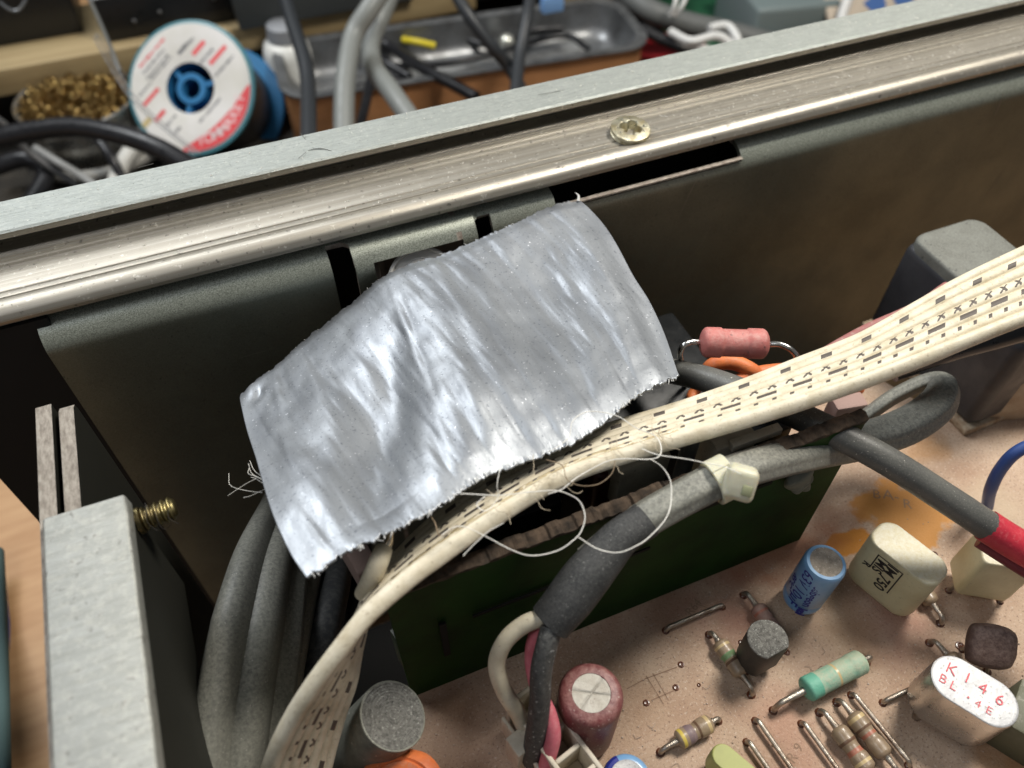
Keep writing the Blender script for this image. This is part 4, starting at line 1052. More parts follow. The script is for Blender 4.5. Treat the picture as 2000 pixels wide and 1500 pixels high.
def disp(u, v):
    h = 0
    for (u0, v0, lv, sl, wd, am) in ridges:
        dv = (v-v0)/lv
        if abs(dv) < 1:
            du = (u-u0-sl*(v-v0))/wd
            if abs(du) < 3.2: h += am*math.exp(-du*du)*(1-dv*dv)**2
    # broad soft bumps: creases and hollows
    h += .16*math.exp(-(((u-.36)/.20)**2+((v-.30)/.34)**2))
    h -= .17*math.exp(-(((u-.30-.35*(.55-v))/.085)**2+((v-.62)/.30)**2))
    h += .10*math.exp(-(((u-.50)/.12)**2+((v-.72)/.18)**2))
    h -= .10*math.exp(-(((u-.76)/.10)**2+((v-.42)/.28)**2))
    h += .09*math.exp(-(((u-.93)/.05)**2+((v-.40)/.30)**2))
    h -= .06*math.exp(-(((u-.985)/.03)**2+((v-.80)/.3)**2))
    h -= .10*max(0, (.06-v)/.06)**2
    h += .05*math.exp(-(((u-.03)/.03)**2+((v-.06)/.05)**2))-.05*math.exp(-(((u-.05)/.02)**2+((v-.13)/.03)**2))
    p = V((u*9, v*4, 0)); h += .070*noise.noise(p*.5)+.015*noise.noise(V((u*20-v*2, v*1.6, 4)))+.0085*noise.noise(V((u*44-v*4, v*3, 9)))+.0024*noise.noise(V((u*95-v*8, v*9, 5)))+.006*noise.noise(V((u*24, v*14, 2)))
    return h
bm = bmesh.new(); g = []
c00, c10, c01, c11 = T_(0), T_(1), B_(0), B_(1)
TT = [T_(i/NU) for i in range(NU+1)]; BB = [B_(i/NU) for i in range(NU+1)]; LL = [L_(j/NV) for j in range(NV+1)]; RR = [R_(j/NV) for j in range(NV+1)]
grid = []
for j in range(NV+1):
    v = j/NV; row = []
    for i in range(NU+1):
        u = i/NU
        p = TT[i]*(1-v)+BB[i]*v+LL[j]*(1-u)+RR[j]*u-(c00*(1-u)*(1-v)+c10*u*(1-v)+c01*(1-u)*v+c11*u*v)
        row.append(p)
    grid.append(row)
nn = (c10-c00).cross(c01-c00).normalized()
if nn.z < 0: nn = -nn
vb = []
for j in range(NV+1):
    v = j/NV; row = []
    for i in range(NU+1):
        u = i/NU; p = grid[j][i]
        ed = min(1, min(u, 1-u)*14, min(v, 1-v)*14)
        e2 = .30+.70*ed
        off = nn*(disp(u, v)*e2-.06*max(0, (v-.87)/.13)**2*math.exp(-((u-.58)/.30)**2))   # bottom edge curls under
        
        # torn edges: pull boundary rows in/out raggedly
        if j < 5 or j > NV-5:
            w_ = (5-j)/5 if j < 5 else (j-(NV-5))/5
            a_ = noise.noise(V((u*150, 0 if j < 9 else 50, 0)))*.028+noise.noise(V((u*45, 9 if j < 9 else 70, 0)))*.04+noise.noise(V((u*380, 9 if j < 9 else 70, 0)))*.012
            dirv = (grid[0][i]-grid[8][i]).normalized() if j < 9 else (grid[NV][i]-grid[NV-8][i]).normalized()
            off = off+dirv*a_*w_+nn*noise.noise(V((u*110, 3, j*.0)))*.012*w_
        row.append(bm.verts.new(p+off))
    vb.append(row)
for j in range(NV):
    for i in range(NU):
        bm.faces.new((vb[j][i], vb[j][i+1], vb[j+1][i+1], vb[j+1][i]))
bm.normal_update()
bmesh.ops.solidify(bm, geom=list(bm.faces), thickness=.022)
tape = thing('duct_tape_piece', 'rectangular piece of wrinkled silver duct tape with ragged torn edges, in the centre', 'duct tape', grid[NV//2][NU//2])
finish('tape_film', bm, tape_m, tape, auto=0)
# frayed fibres along torn edges
bm = bmesh.new()
for _ in range(95):
    top_ = R.random() < .45; i = R.randint(2, NU-2); j = 0 if top_ else NV
    p = vb[0][0].co if False else None
    P_ = grid[j][i]+nn*(disp(i/NU, j/NV)*.3); out = (grid[0][i]-grid[6][i]).normalized() if top_ else (grid[NV][i]-grid[NV-6][i]).normalized()
    al = (grid[j][min(NU, i+3)]-grid[j][max(0, i-3)]).normalized()
    l = R.uniform(.015, .055); b_ = R.uniform(-1, 1)
    sweep(bm, [P_-out*.02, P_+out*l*.5+al*b_*l*.4+nn*R.uniform(-.01, .012), P_+out*l*.8+al*b_*l+nn*R.uniform(-.015, .02)], [.005, .004, .002], 4, 2)
c = grid[0][NU]
sweep(bm, [c-V((.03, .02, 0)), c+nn*.01+V((0, .03, .03)), c+V((-.02, .10, .05))], [.02, .015, .004], 5, 3)
tag(finish('frayed_fibre', bm, M('pale_fibre', (.7, .7, .68), .5, 0), tape), kind='stuff')

# ============================================================ THREADS
def fibre(name, pts, r_, m_, label, group=None):
    bm = bmesh.new(); sweep(bm, [Q(*p) for p in pts], r_, 5, 6, wob=.022); return tag(finish(name, bm, m_), label, 'thread', group)
zt = 3.12
fibre('white_thread', [(1072, 886, 3.15), (1090, 875, 3.2), (1112, 850, 3.25), (1120, 822, 3.3), (1150, 804, 3.3), (1200, 812, 3.25), (1240, 836, 3.2), (1280, 850, 3.15), (1293, 870, 3.15), (1290, 890, 3.15), (1270, 896, 3.15), (1220, 897, 3.15), (1180, 903, 3.12), (1130, 930, 3.12), (1100, 952, 3.12), (1070, 962, 3.12)], .0048, thread_w, 'white thread looping up over the tape edge and across the ribbon', 'loose threads on the ribbon cable')
fibre('white_thread', [(900, 967, 3.2), (960, 965, 3.2), (1010, 962, 3.2), (1080, 956, 3.2), (1110, 962, 3.15), (1135, 980, 3.1), (1145, 1010, 3.05), (1135, 1040, 3.0), (1115, 1058, 2.98), (1085, 1075, 2.95), (1040, 1085, 2.95), (1000, 1075, 2.98), (950, 1048, 3.05), (900, 1030, 3.15), (870, 1042, 3.15), (862, 1050, 3.15)], .0048, thread_w, 'white thread making the left loop below the ribbon cable', 'loose threads on the ribbon cable')
fibre('white_thread', [(1272, 895, 3.16), (1295, 912, 3.1), (1312, 940, 3.05), (1313, 975, 3.0), (1300, 1010, 2.98), (1270, 1045, 2.95), (1240, 1065, 2.93), (1205, 1078, 2.92), (1165, 1070, 2.93), (1130, 1050, 2.98)], .0048, thread_w, 'white thread making the right loop in front of the dark sleeve', 'loose threads on the ribbon cable')
fibre('white_thread', [(1258, 876, 3.15), (1290, 888, 3.2), (1340, 897, 3.2), (1395, 903, 3.2), (1420, 912, 3.18), (1445, 925, 3.2)], .0045, thread_w, 'thin white thread running from the ribbon to the cable tie', 'loose threads on the ribbon cable')
fibre('white_thread', [(905, 1087, 3.0), (930, 1060, 3.05), (955, 1035, 3.1), (985, 1020, 3.14)], .004, thread_w, 'short thin thread end hanging under the left part of the ribbon', 'loose threads on the ribbon cable')
fibre('brown_thread', [(1068, 900, 3.15), (1100, 910, 3.15), (1110, 935, 3.13), (1140, 948, 3.12), (1170, 945, 3.08), (1195, 925, 3.1), (1200, 900, 3.15)], .0045, thread_b, 'brown curled thread around the middle of the ribbon', 'loose threads on the ribbon cable')
fibre('white_thread', [(982, 890, 3.3), (974, 915, 3.3), (970, 945, 3.25), (972, 968, 3.15), (950, 995, 3.15), (930, 985, 3.15), (945, 968, 3.15)], .0045, thread_w, 'fine pale hair standing off the ribbon beside the tape edge', 'loose threads on the ribbon cable')
fibre('brown_thread', [(838, 1002, 3.0), (850, 1018, 3.05), (862, 1048, 3.15), (895, 1026, 3.15)], .006, thread_b, 'short brown bent hair at the left end of the threads', 'loose threads on the ribbon cable')
bm = bmesh.new()
for pts in [[(512, 962), (480, 958), (450, 948), (447, 925)], [(518, 955), (490, 968), (475, 972)], [(512, 935), (492, 925), (485, 905)], [(510, 930), (496, 918), (488, 900)], [(515, 945), (500, 935), (490, 932)], [(500, 935), (480, 945), (445, 968)], [(514, 938), (498, 930), (485, 925), (486, 915)]]:
    sweep(bm, [Q(x, y, 2.6-.0015*(520-x)) for x, y in pts], .0022, 4, 6)
tag(finish('lint_tuft', bm, thread_w), 'tuft of fine lint hairs at the left edge of the tape', 'lint')
bm = bmesh.new()    # fine curled fibres on ribbon
for _ in range(26):
    px = R.uniform(960, 1300); py = 1290/1.0-.32*px-20+R.uniform(-25, 30)-(0); py = 962-(px-1060)*.40+R.uniform(-55, 5)
    p = Q(px, py, 3.09); pts = [p]; a = R.uniform(0, 6.28)
    for k in range(5): a += R.uniform(-1, 1); pts.append(pts[-1]+V((math.cos(a)*.05, math.sin(a)*.05, R.uniform(-.02, .02))))
    sweep(bm, pts, .0028, 4, 3)
tag(finish('fine_fibres', bm, M('tan_fibre', (.5, .42, .3), .6)), 'fine tan fibres scattered over the middle of the ribbon cable', 'lint', kind='stuff')

# dust crumbs lying on the circuit board
bm = bmesh.new()
for _ in range(420):
    p = Q(R.uniform(850, 2000), R.uniform(1000, 1500), .004)
    if p.y > 3.1: continue
    bmesh.ops.create_icosphere(bm, subdivisions=1, radius=R.uniform(.004, .013), matrix=Matrix.Translation(p))
for _ in range(30):
    p = Q(R.uniform(1200, 2000), R.uniform(1100, 1500), .01)
    if p.y > 3.1: continue
    a = R.uniform(0, 6); sweep(bm, [p, p+V((math.cos(a), math.sin(a), .1))*.05, p+V((math.cos(a+.8), math.sin(a+.8), 0))*.09], .003, 4, 3)
tag(finish('dust_crumbs', bm, M('pale_crumbs', (.6, .5, .42), .8, 0, (.25, .17, .12), ns=2)), 'pale dust crumbs strewn over the brown circuit board', 'dust', kind='stuff')

# ============================================================ BACKGROUND BENCH
# spool
fc = Q(372, 172, -5.0); vr = ray(372, 172).normalized()
axs = (vr*2.6+RT*1.15-UP*.65).normalized()
t = thing('solder_spool', 'blue spool of solder wire with a round white and red label, behind the rail', 'solder spool', fc)
Rs = 127/F*(fc-V((0, 0, HCAM))).dot(FW)
lx = RT-axs*RT.dot(axs); lx.normalize(); ly = -lx.cross(axs) if False else axs.cross(lx); ly = ly if ly.dot(UP) > 0 else -ly
def sp(u, v, d=-.012): return fc+lx*u*Rs+ly*v*Rs+axs*d
bm = bmesh.new()
lathe(bm, fc, axs, [(0, .385*Rs), (-.0, .98*Rs), (.03, 1.02*Rs), (.15, 1.02*Rs), (.19, 1.0*Rs), (.2, .40*Rs)], 64)
finish('flange', bm, spoolteal, t)
bm = bmesh.new()
lathe(bm, fc+axs*2.55, axs, [(0, .3*Rs), (0, 1.0*Rs), (.05, 1.02*Rs), (.14, 1.0*Rs), (.18, .3*Rs)], 64); finish('flange', bm, spoolblue, t)
bm = bmesh.new(); lathe(bm, fc, axs, [(.2, .80*Rs)]+[(.2+.09*k, (.80+.015*(k % 2))*Rs) for k in range(1, 26)]+[(2.54, .8*Rs)], 48)
finish('solder_winding', bm, solder_m, t)
bm = bmesh.new(); lathe(bm, fc, axs, [(-.012, .385*Rs), (-.016, .39*Rs), (-.016, .96*Rs), (-.002, .965*Rs)], 64); finish('label', bm, label_m, t)
bm = bmesh.new()
lathe(bm, fc, axs, [(.4, .15*Rs), (.04, .15*Rs), (.04, .235*Rs), (.4, .235*Rs), (2.5, .235*Rs)], 40)
lathe(bm, fc, axs, [(.02, .385*Rs), (2.5, .385*Rs)], 40)
for ang in (135, 15, 258):
    a = math.radians(ang); dv = lx*math.cos(a)+ly*math.sin(a); pv = lx*-math.sin(a)+ly*math.cos(a)
    obox(bm, fc+dv*.31*Rs+axs*.55, (dv, pv, axs), (.085*Rs, .035*Rs, .45))
lathe(bm, fc, axs, [(2.5, .39*Rs), (2.5, 0)], 40)
finish('hub', bm, spoolblue, t)
bm = bmesh.new(); K = 48
for k in range(K):
    def rin(q): u = q/K; return .955-.27*math.sin(math.pi*min(1, max(0, u)))**.6
    def P2(q, rr): a = math.radians(-100+102*q/K); return sp(rr*math.cos(a), rr*math.sin(a), -.021)
    bm.faces.new([bm.verts.new(x) for x in (P2(k, .955), P2(k+1, .955), P2(k+1, rin(k+1)), P2(k, rin(k)))])
def bar45(cx, cy, ln, wd, mi, d=-.021):
    a = math.radians(45); ex, ey = math.cos(a), math.sin(a)
    bm.faces.new([bm.verts.new(sp(cx+ex*s*ln/2-ey*q*wd/2, cy+ey*s*ln/2+ex*q*wd/2, d)) for s, q in ((-1, -1), (1, -1), (1, 1), (-1, 1))]).material_index = mi
for (cx, cy, ln, wd) in [(860, 340, 165, 42), (1045, 410, 225, 40), (375, 775, 225, 36), (455, 950, 150, 40)]:
    bar45((cx-765)/610, (700-cy)/610, ln/610, wd/610, 0)
RL = random.Random(11)
for (cx, cy, ln, mi) in [(410, 360, 380, 0), (425, 440, 330, 1), (460, 490, 330, 1), (500, 500, 300, 1), (945, 405, 200, 1), (1115, 500, 280, 1), (960, 900, 330, 1), (330, 690, 200, 1), (560, 1000, 200, 1), (620, 1090, 130, 1), (710, 330, 140, 1), (740, 310, 170, 1), (770, 290, 170, 1), (690, 370, 60, 1)]:
    n_ = int(ln/26); a = math.radians(45)
    for k in range(n_):
        s = (k-n_/2)*26+RL.uniform(-3, 3)
        bar45((cx+s*math.cos(a)-765)/610, (700-cy+s*math.sin(a))/610, RL.uniform(12, 24)/610, RL.uniform(16, 30)/610, mi, -.0215)
bar45((330-765)/610, (700-1000)/610, 120/610, 60/610, 3)
a_tot = 0
s_txt = 'TOMMAXET'
for k, ch in enumerate(s_txt):
    a = math.radians(-80+k*9.6); rr = .81
    ex = (-math.sin(a), math.cos(a)); ey = (-math.cos(a), -math.sin(a))
    textbm(bm, ch, .21*Rs, lambda p, q, a=a, ex=ex, ey=ey: sp(rr*math.cos(a)+(ex[0]*p+ey[0]*q)/Rs, rr*math.sin(a)+(ex[1]*p+ey[1]*q)/Rs, -.024), 2, .004)
finish('label_printing', bm, [label_red, label_grey, M('label_white', (.75, .6, .6), .5), label_stain], t, smooth=False)
# bottle behind spool
bc_ = Q(530, 200, -5.6); 
t = thing('milky_bottle', 'milky white plastic bottle with a grey lid behind the solder spool', 'bottle', bc_)
bax = (RT*.55+UP*.45-FW*.1).normalized()
bb = Q(578, 200, -7.5)
lathe_ = [(0, 0), (0, .82), (.1, .86), (2.0, .86), (2.35, .78), (2.5, .6), (2.52, 0)]
bm = bmesh.new(); lathe(bm, bb, (.05, 0, 1), lathe_, 36); finish('bottle_body', bm, bottle_m, t)
bm = bmesh.new(); lathe(bm, bb+V((.12, 0, 2.5)), (.05, 0, 1), [(0, .5), (.05, .62), (.5, .58), (.56, .5), (.57, 0)], 36); finish('lid', bm, greylid, t)
# brass wool tin
tc0 = Q(150, 195, -5.6)
t = thing('brass_wool_tin', 'round tin filled with curly brass wool for cleaning soldering tips, at the upper left', 'tip cleaner', (tc0.x, tc0.y, -7.5))
r0 = 112/F*(tc0-V((0, 0, HCAM))).dot(FW)
bm = bmesh.new(); lathe(bm, (tc0.x, tc0.y, -7.5), (0, 0, 1), [(0, 0), (0, r0*.8), (1.0, r0*.96), (1.7, r0), (1.95, r0*1.0), (2.0, r0*1.03), (2.04, r0*1.0), (2.0, r0*.96), (1.6, r0*.95), (1.2, r0*.9), (1.2, 0)], 48)
finish('tin', bm, M('tin_metal', (.5, .5, .48), .3, .9, (.3, .28, .25), ns=2, rvar=.1), t)
bm = bmesh.new(); RB = random.Random(5)
for _ in range(800):
    a = RB.uniform(0, 6.28); q = math.sqrt(RB.random())*r0*.88
    hgt = -5.75+.5*(1-(q/r0)**2)+RB.uniform(-.25, .08); c = V((tc0.x+math.cos(a)*q, tc0.y+math.sin(a)*q, hgt))
    d = V((RB.uniform(-1, 1), RB.uniform(-1, 1), RB.uniform(-.4, .6))).normalized(); x_, y_, z_ = frame(d)
    hr = RB.uniform(.045, .095); pts = []; tn = RB.uniform(2, 3.5)
    for k in range(int(tn*8)):
        th = k*2*math.pi/8; pts.append(c+x_*hr*math.cos(th)+y_*hr*math.sin(th)+z_*(k*.014))
    sweep(bm, pts, .013, 3, 1, cap=False)
finish('brass_wool', bm, goldwire, t)
bm = bmesh.new(); lathe(bm, (tc0.x, tc0.y, -6.2), (0, 0, 1), [(0, r0*.9), (.3, r0*.7), (.42, 0)], 24); finish('wool_core', bm, M('dark_brass', (.14, .09, .04), .5, .8), t)
# plank shelf
t = None

bm = bmesh.new(); dX = (Q(196, 105, -4)-Q(0, 140, -4)).normalized(); dY = V((-dX.y, dX.x, 0))
o_ = Q(0, 140, -4.7)-dX*8
obox(bm, o_+dX*12.5+dY*2.1+V((0, 0, -.45)), (dX, dY, (0, 0, 1)), (12.5, 2.0, .45), .05)
tag(finish('wooden_plank', bm, wood_pale), 'pale wooden plank shelf across the back carrying black boxes', 'plank')
def bgbox(p, w_, d_, h_, mat_, name, label, cat, zb=-4.7, ang=None, bev=.08, extra=None):
    b0 = Q(*p, zb); X = dX if ang is None else V((math.cos(ang), math.sin(ang), 0)); Y = V((-X.y, X.x, 0))
    bm = bmesh.new(); obox(bm, b0+X*w_/2+Y*d_/2+V((0, 0, h_/2)), (X, Y, (0, 0, 1)), (w_/2, d_/2, h_/2), bev)
    return tag(finish(name, bm, mat_, auto=50), label, cat)
t = thing('black_case', 'black box with a bright metal top edge standing on the plank above the spool', 'box', Q(200, 98, -4.7))
b0 = Q(212, 92, -4.7)+dY*.3
bm = bmesh.new(); obox(bm, b0+dX*2.35+dY*2+V((0, 0, .75)), (dX, dY, (0, 0, 1)), (2.35, 2, .75), .06); finish('body', bm, blackgloss, t, auto=50)
bm = bmesh.new(); sweep(bm, [b0+V((0, 0, 1.5))+dX*.05, b0+dX*4.65+V((0, 0, 1.5))], .035, 8, 1); finish('metal_edge', bm, traymetal, t)
bm = bmesh.new()
for k, (u, h) in enumerate([(1.1, .6), (2.0, .75), (3.9, .9)]): bmesh.ops.create_icosphere(bm, subdivisions=2, radius=.07, matrix=Matrix.Translation(b0+dX*u+V((0, -.02, h))))
finish('glint_screw', bm, traymetal, t)
bgbox((-150, 118, ), 5.2, 3, 2.6, blackgloss, 'black_case', 'plain black box on the plank at the top left corner', 'box')
bgbox((470, 62), 6.5, 3, 2.2, M('charcoal_plastic', (.05, .055, .055), .5), 'charcoal_case', 'charcoal grey box on the plank behind the cables', 'box')
bm = bmesh.new(); ra = Q(45, 5, -2.5); sweep(bm, [Q(0, 5, -2), Q(18, 18, -2), Q(35, 20, -2), Q(50, 0, -2), Q(55, -20, -2)], .045, 8, 5); tag(finish('metal_clip', bm, traymetal), 'small bent bright metal clip at the top left corner', 'clip')
bgbox((790, 30), 13, 6, 4, blackgloss, 'black_housing', 'large black housing behind the metal tray', 'box', -6)
# metal tray on wooden box
cA, cB, cC, cD = Q(556, 196, -5.2), Q(1275, 88, -5.2), Q(1205, 20, -5.2), Q(565, 108, -5.2)
t = thing('metal_tray', 'pressed shiny metal tray with rounded corners full of black cables, behind the rail', 'tray', (cA+cC)/2)
X = (cB-cA).normalized(); Y = V((-X.y, X.x, 0)); Lx = (cB-cA).length; Wy = (cD-cA).dot(Y); Wy = 4.0
oc_ = cA+X*Lx/2+Y*Wy/2
bm = bmesh.new(); po = stadium(Lx, Wy, 8, 1.1)
def lvl(k, z, inner=0): return [bm.verts.new(oc_+X*(p[0]*(1-k/Lx*2) )+Y*(p[1]*(1-k/Wy*2))+V((0, 0, z))) for p in po]
rg = [lvl(-.12, -.05), lvl(-.12, .03), lvl(0, .05), lvl(.22, 0), lvl(.34, -.8), lvl(.5, -1.15), lvl(.8, -1.25)]
for a, b in zip(rg, rg[1:]):
    for k in range(len(po)): bm.faces.new((a[k], a[(k+1) % len(po)], b[(k+1) % len(po)], b[k]))
bm.faces.new(rg[-1])
finish('tray_pan', bm, traymetal, t, auto=50)
bm = bmesh.new(); po2 = stadium(Lx-.02, Wy-.02, 6, 1.1)
prism(bm, po2, -2.3, -.12, (oc_, X, Y, V((0, 0, 1))), inset=[(-2.3, 1), (-.06, 1), (-.06, .985), (-1.9, .985)])
tag(finish('wooden_box', bm, wood_box, auto=40), 'brown wooden box holding the shiny metal tray', 'box')
def bc(name, pts, r_, m_, label, group='cables over the bench behind the rail', cat='cable'): return cable(name, pts, r_, m_, label, cat, 14, 8, None, group)
# items in tray
bc('yellow_sleeve', [(788, 78, -5.6), (815, 82, -5.5), (850, 90, -5.6)], .13, yellow_m, 'yellow sleeve piece lying in the metal tray', None, 'sleeve')
for k, (pts, r_) in enumerate([([(700, 60, -5.0), (760, 90, -5.6), (820, 130, -5.2), (930, 190, -5.2)], .2), ([(690, 80, -5.2), (750, 120, -5.8), (800, 150, -6)], .17), ([(740, 130, -6), (900, 120, -5.9), (1090, 70, -5.9), (1150, 95, -6)], .12), ([(720, 145, -5.9), (780, 155, -6), (700, 170, -5.9)], .14), ([(880, 60, -5.9), (960, 90, -6), (1040, 60, -5.9), (1100, 55, -5.9)], .12)]):
    bc('black_cable', pts, r_, cable_black, ['thick black cable crossing the tray and reaching the rail', 'black plug lying at the left end of the tray', 'long black lead lying along the bottom of the tray', 'short black lead bent in the tray front', 'thin black lead in the back of the tray'][k])
bm = bmesh.new(); bmesh.ops.create_uvsphere(bm, u_segments=20, v_segments=12, radius=.3, matrix=Matrix.Translation(Q(990, 82, -5.8)))
tag(finish('metal_ball', bm, M('pale_metal', (.7, .7, .62), .3, .7)), 'small pale metal ball inside the tray', 'ball')
# big cables from above
bc('grey_cable', [(760, -40, -1), (720, 20, -1.5), (690, 70, -2), (676, 140, -2.4), (672, 200, -2.8), (672, 300, -3.5)], .29, cable_far, 'thick light grey cable hanging vertically behind the rail, left of two')
bc('grey_cable', [(770, -30, -2), (745, 30, -2.4), (725, 80, -2.8), (730, 130, -3), (765, 180, -3), (800, 230, -3.2), (850, 300, -3.6)], .29, cable_far, 'thick light grey cable bending to the right behind the rail')
bc('black_cable', [(550, -30, -2), (570, 40, -2.3), (595, 120, -2.6), (602, 180, -2.8), (603, 300, -3)], .22, M('charcoal_cable', (.028, .031, .035), .4), 'charcoal cable hanging between the bottle and the grey cables')
bc('black_cable', [(880, -30, -2), (915, 30, -2.6), (960, 90, -3.4), (1000, 140, -4.2), (1050, 240, -5)], .2, M('charcoal_cable', (.028, .031, .035), .4), 'charcoal cable slanting down in front of the tray')
bc('black_cable', [(1040, -30, -2.4), (1030, 30, -2.8), (1015, 110, -3.5), (1005, 200, -4)], .2, M('charcoal_cable', (.028, .031, .035), .4), 'charcoal cable hanging straight down to meet the slanting one')
bc('black_cable', [(725, 150, -5), (715, 200, -5), (700, 260, -5)], .16, cable_black, 'black cable stub between the two thick grey cables')
bc('black_cable', [(-60, 285, -4.5), (40, 260, -4.2), (140, 248, -4), (230, 262, -4), (310, 290, -4.2), (380, 330, -4.6)], .3, cable_black, 'thick black cable arching in front of the brass wool tin')
bc('black_cable', [(130, 240, -5.5), (180, 262, -5.8), (215, 305, -6.2), (240, 350, -6.8)], .16, cable_black, 'thin black cable bending down below the brass wool tin')
bc('black_cable', [(-30, 220, -4.5), (10, 245, -5), (60, 300, -6), (150, 360, -7)], .12, M('grey_lead', (.1, .1, .1), .4), 'thin dark lead at the far left edge')
bc('white_cable', [(300, 230, -6.6), (260, 290, -6.6), (235, 330, -6.8), (215, 400, -7)], .28, M('off_white_tube', (.55, .54, .5), .4), 'off-white tube below the solder spool')
bc('grey_cable', [(70, 290, -6.2), (110, 315, -6.2), (160, 345, -6.6), (210, 380, -7)], .13, M('mid_grey_tube', (.3, .3, .29), .4), 'thin grey tube in the dark lower left corner of the bench')
bc('grey_cable', [(60, 330, -7), (130, 345, -7.1), (220, 335, -7.1), (300, 300, -7.1)], .2, M('dull_white_tube', (.38, .37, .34), .45), 'dull white tube lying along the bench by the rail')
bgbox((100, 320), 1.8, 1.0, .6, M('brown_block', (.26, .13, .06), .6), 'brown_block', 'small brown wooden block in the clutter below the brass wool tin', 'block', -7.45)
bc('black_cable', [(-20, 330, -6.6), (50, 310, -6.4), (90, 340, -6.8), (60, 400, -7)], .3, cable_black, 'black cable coil at the left edge next to the rail')
bc('grey_cable', [(1215, -20, -5), (1270, 20, -5.2), (1340, 45, -5.6), (1430, 65, -6), (1520, 90, -6.4)], .42, M('slate_cable', (.13, .135, .13), .5), 'thick slate cable at the right behind the tray')
bc('black_cable', [(1250, 55, -5.6), (1290, 75, -5.8), (1340, 95, -6), (1400, 115, -6.2)], .22, cable_black, 'black cable beside the red cloth')
for k, pts in enumerate([[(1310, 62, -5.4), (1350, 80, -5.3), (1400, 70, -5.2), (1435, 90, -5.5)], [(1335, 85, -5.5), (1375, 95, -5.6), (1420, 108, -5.8)], [(1325, -20, -4), (1318, 10, -4.4), (1310, 30, -4.8)], [(1345, -20, -4), (1333, 10, -4.4), (1318, 30, -4.8)], [(1385, 55, -5.2), (1420, 50, -5.2), (1440, 75, -5.4), (1445, 100, -5.8)]]):
    bc('white_wire', pts, .15 if k in (0, 1, 4) else .08, white_m, ['white wire coiled over the red cloth', 'lower white wire end with the black tip', 'left one of two white wires hanging at the top', 'right one of two white wires hanging at the top', 'looped white wire beside the green mat'][k], 'white wires behind the rail', 'wire')
bc('white_wire', [(1665, -20, -4.5), (1650, 15, -5), (1640, 50, -5.5)], .2, white_m, 'thick white wire in front of the beige board', 'white wires behind the rail', 'wire')
bm = bmesh.new(); obox(bm, Q(1300, 100, -7.2), (dX, dY, (0, 0, 1)), (1.6, 1.0, .25), .1); tag(finish('red_cloth', bm, redbg), 'red cloth lying right of the tray', 'cloth')
bm = bmesh.new(); obox(bm, Q(1400, 15, -7.3), ((1, 0, 0), (0, 1, 0), (0, 0, 1)), (3.2, 3.2, .1), .05); tag(finish('green_mat', bm, greenbg), 'green mat on the bench right of the tray', 'mat')
bm = bmesh.new(); b0 = Q(1535, 60, -6.6); obox(bm, b0+V((0, 1.0, 0)), ((1, -.2, 0), (.2, 1, 0), (0, 0, 1)), (1.75, 2, 1.5), .2, 3); tag(finish('grey_teal_box', bm, tealbox), 'grey-teal plastic box behind the right part of the rail', 'box')
t = thing('beige_card', 'beige card printed with blue patches behind the right end of the rail', 'card', Q(1720, 30, -6))
bm = bmesh.new(); b0 = Q(1722, 20, -5.5); obox(bm, b0, ((1, -.2, 0), (.15, .8, .5), (-.1, -.5, .85)), (2.3, 2, .1), .03); finish('card_sheet', bm, beigebox, t)
bm = bmesh.new(); 
for dx_, dy_ in ((-.25, .2), (.9, .35), (1.6, .7)):
    nz_ = V((-.1, -.5, .85)).normalized(); u_ = V((1, -.2, 0)).normalized(); v_ = V((.15, .8, .5)).normalized()
    q = [b0+nz_*.13+u_*(dx_+math.cos(k*1.05+dx_)*.42*(1+.3*(k % 2)))+v_*(dy_+math.sin(k*1.05+dx_)*.35) for k in range(6)]
    bm.faces.new([bm.verts.new(p) for p in q])
finish('blue_patch', bm, bluepatch, t)
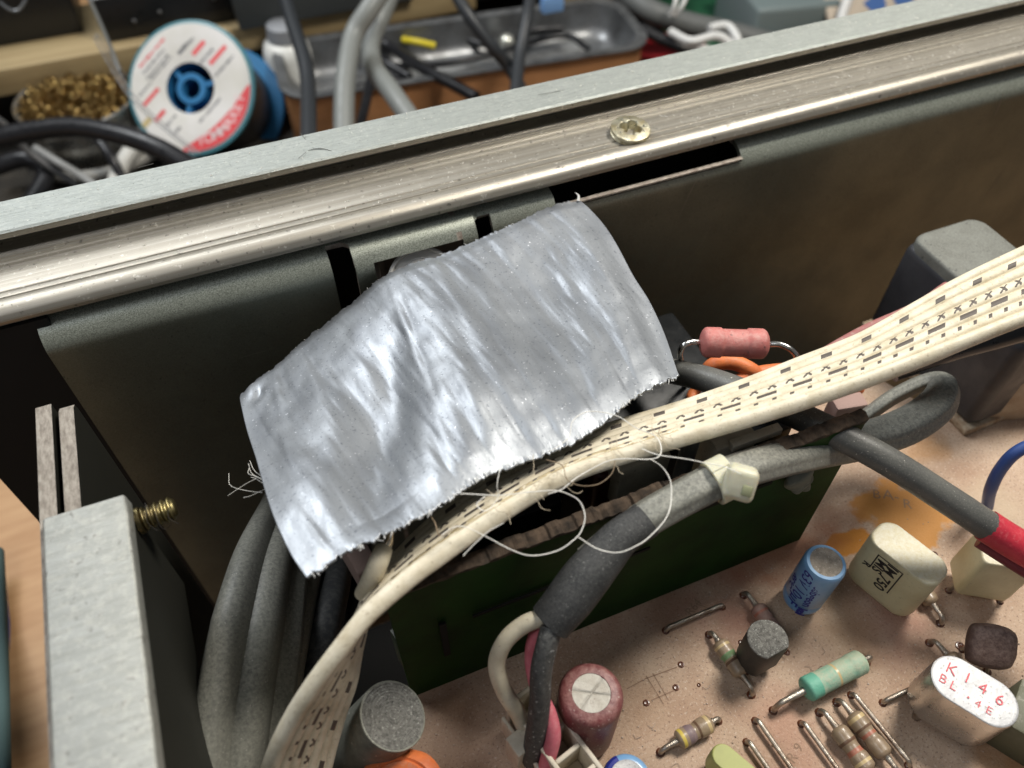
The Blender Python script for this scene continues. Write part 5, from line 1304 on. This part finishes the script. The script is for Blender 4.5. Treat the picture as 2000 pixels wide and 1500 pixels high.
bm = bmesh.new(); obox(bm, Q(1078, 5, -4.2), (dX, dY, (0, 0, 1)), (.4, .2, .3), .05); tag(finish('blue_tag', bm, M('pale_blue_tag', (.2, .38, .7), .5)), 'small pale blue tag at the top behind the tray', 'tag')
bgbox((1095, 18), 5, 3, .8, wood_pale, 'pale_block', 'pale wooden block at the top behind the tray end', 'block', -5.5)
# clear plastic strip leaning before the spool
bm = bmesh.new()
for off in (0, 10):
    sweep(bm, [Q(185+off, 75, -2.6), Q(215+off, 130, -2.7), Q(250+off, 185, -2.9), Q(300+off, 235, -3.0), Q(380+off, 300, -3.4)], .03, 6, 5)
sweep(bm, [Q(185, 75, -2.6), Q(190, 68, -2.6), Q(195, 75, -2.6)], .03, 6, 5)
tag(finish('clear_tweezers', bm, glassy), 'thin clear plastic strip leaning across the solder spool label', 'plastic strip')
bc('thin_lead', [(165, -20, -2), (185, 20, -2.2), (215, 90, -2.5), (235, 140, -2.8)], .06, M('grey_thin_lead', (.12, .12, .11), .4), 'thin grey lead hanging left of the black box')
# left lower corner, below the bar
bm = bmesh.new()
rows = []
for i in range(30):
    v = i/29; row = []
    for j in range(12):
        u = j/11; p = Q(-80+u*(70+v*60), 1090+v*480, -6.9); p.z += .5*math.sin(u*5+v*3)+.3*noise.noise(p*.8); row.append(bm.verts.new(p))
    rows.append(row)
for a, b in zip(rows, rows[1:]):
    for k in range(11): bm.faces.new((a[k], a[k+1], b[k+1], b[k]))
bm.normal_update()
bmesh.ops.solidify(bm, geom=list(bm.faces), thickness=.25)
tag(finish('navy_cloth', bm, bluecloth, auto=0), 'navy blue cloth on the wooden bench at the lower left corner', 'cloth')
bm = bmesh.new(); sweep(bm, [Q(-12, 1080, -3.5), Q(-6, 1250, -3.2), Q(-2, 1600, -3)], .16, 12, 5)
tag(finish('teal_tube', bm, tealcloth), 'grey-teal tube at the very left edge over the navy cloth', 'tube')
for o in bpy.data.objects:
    if '_w' in o: del o['_w']
S.render.engine = 'CYCLES'
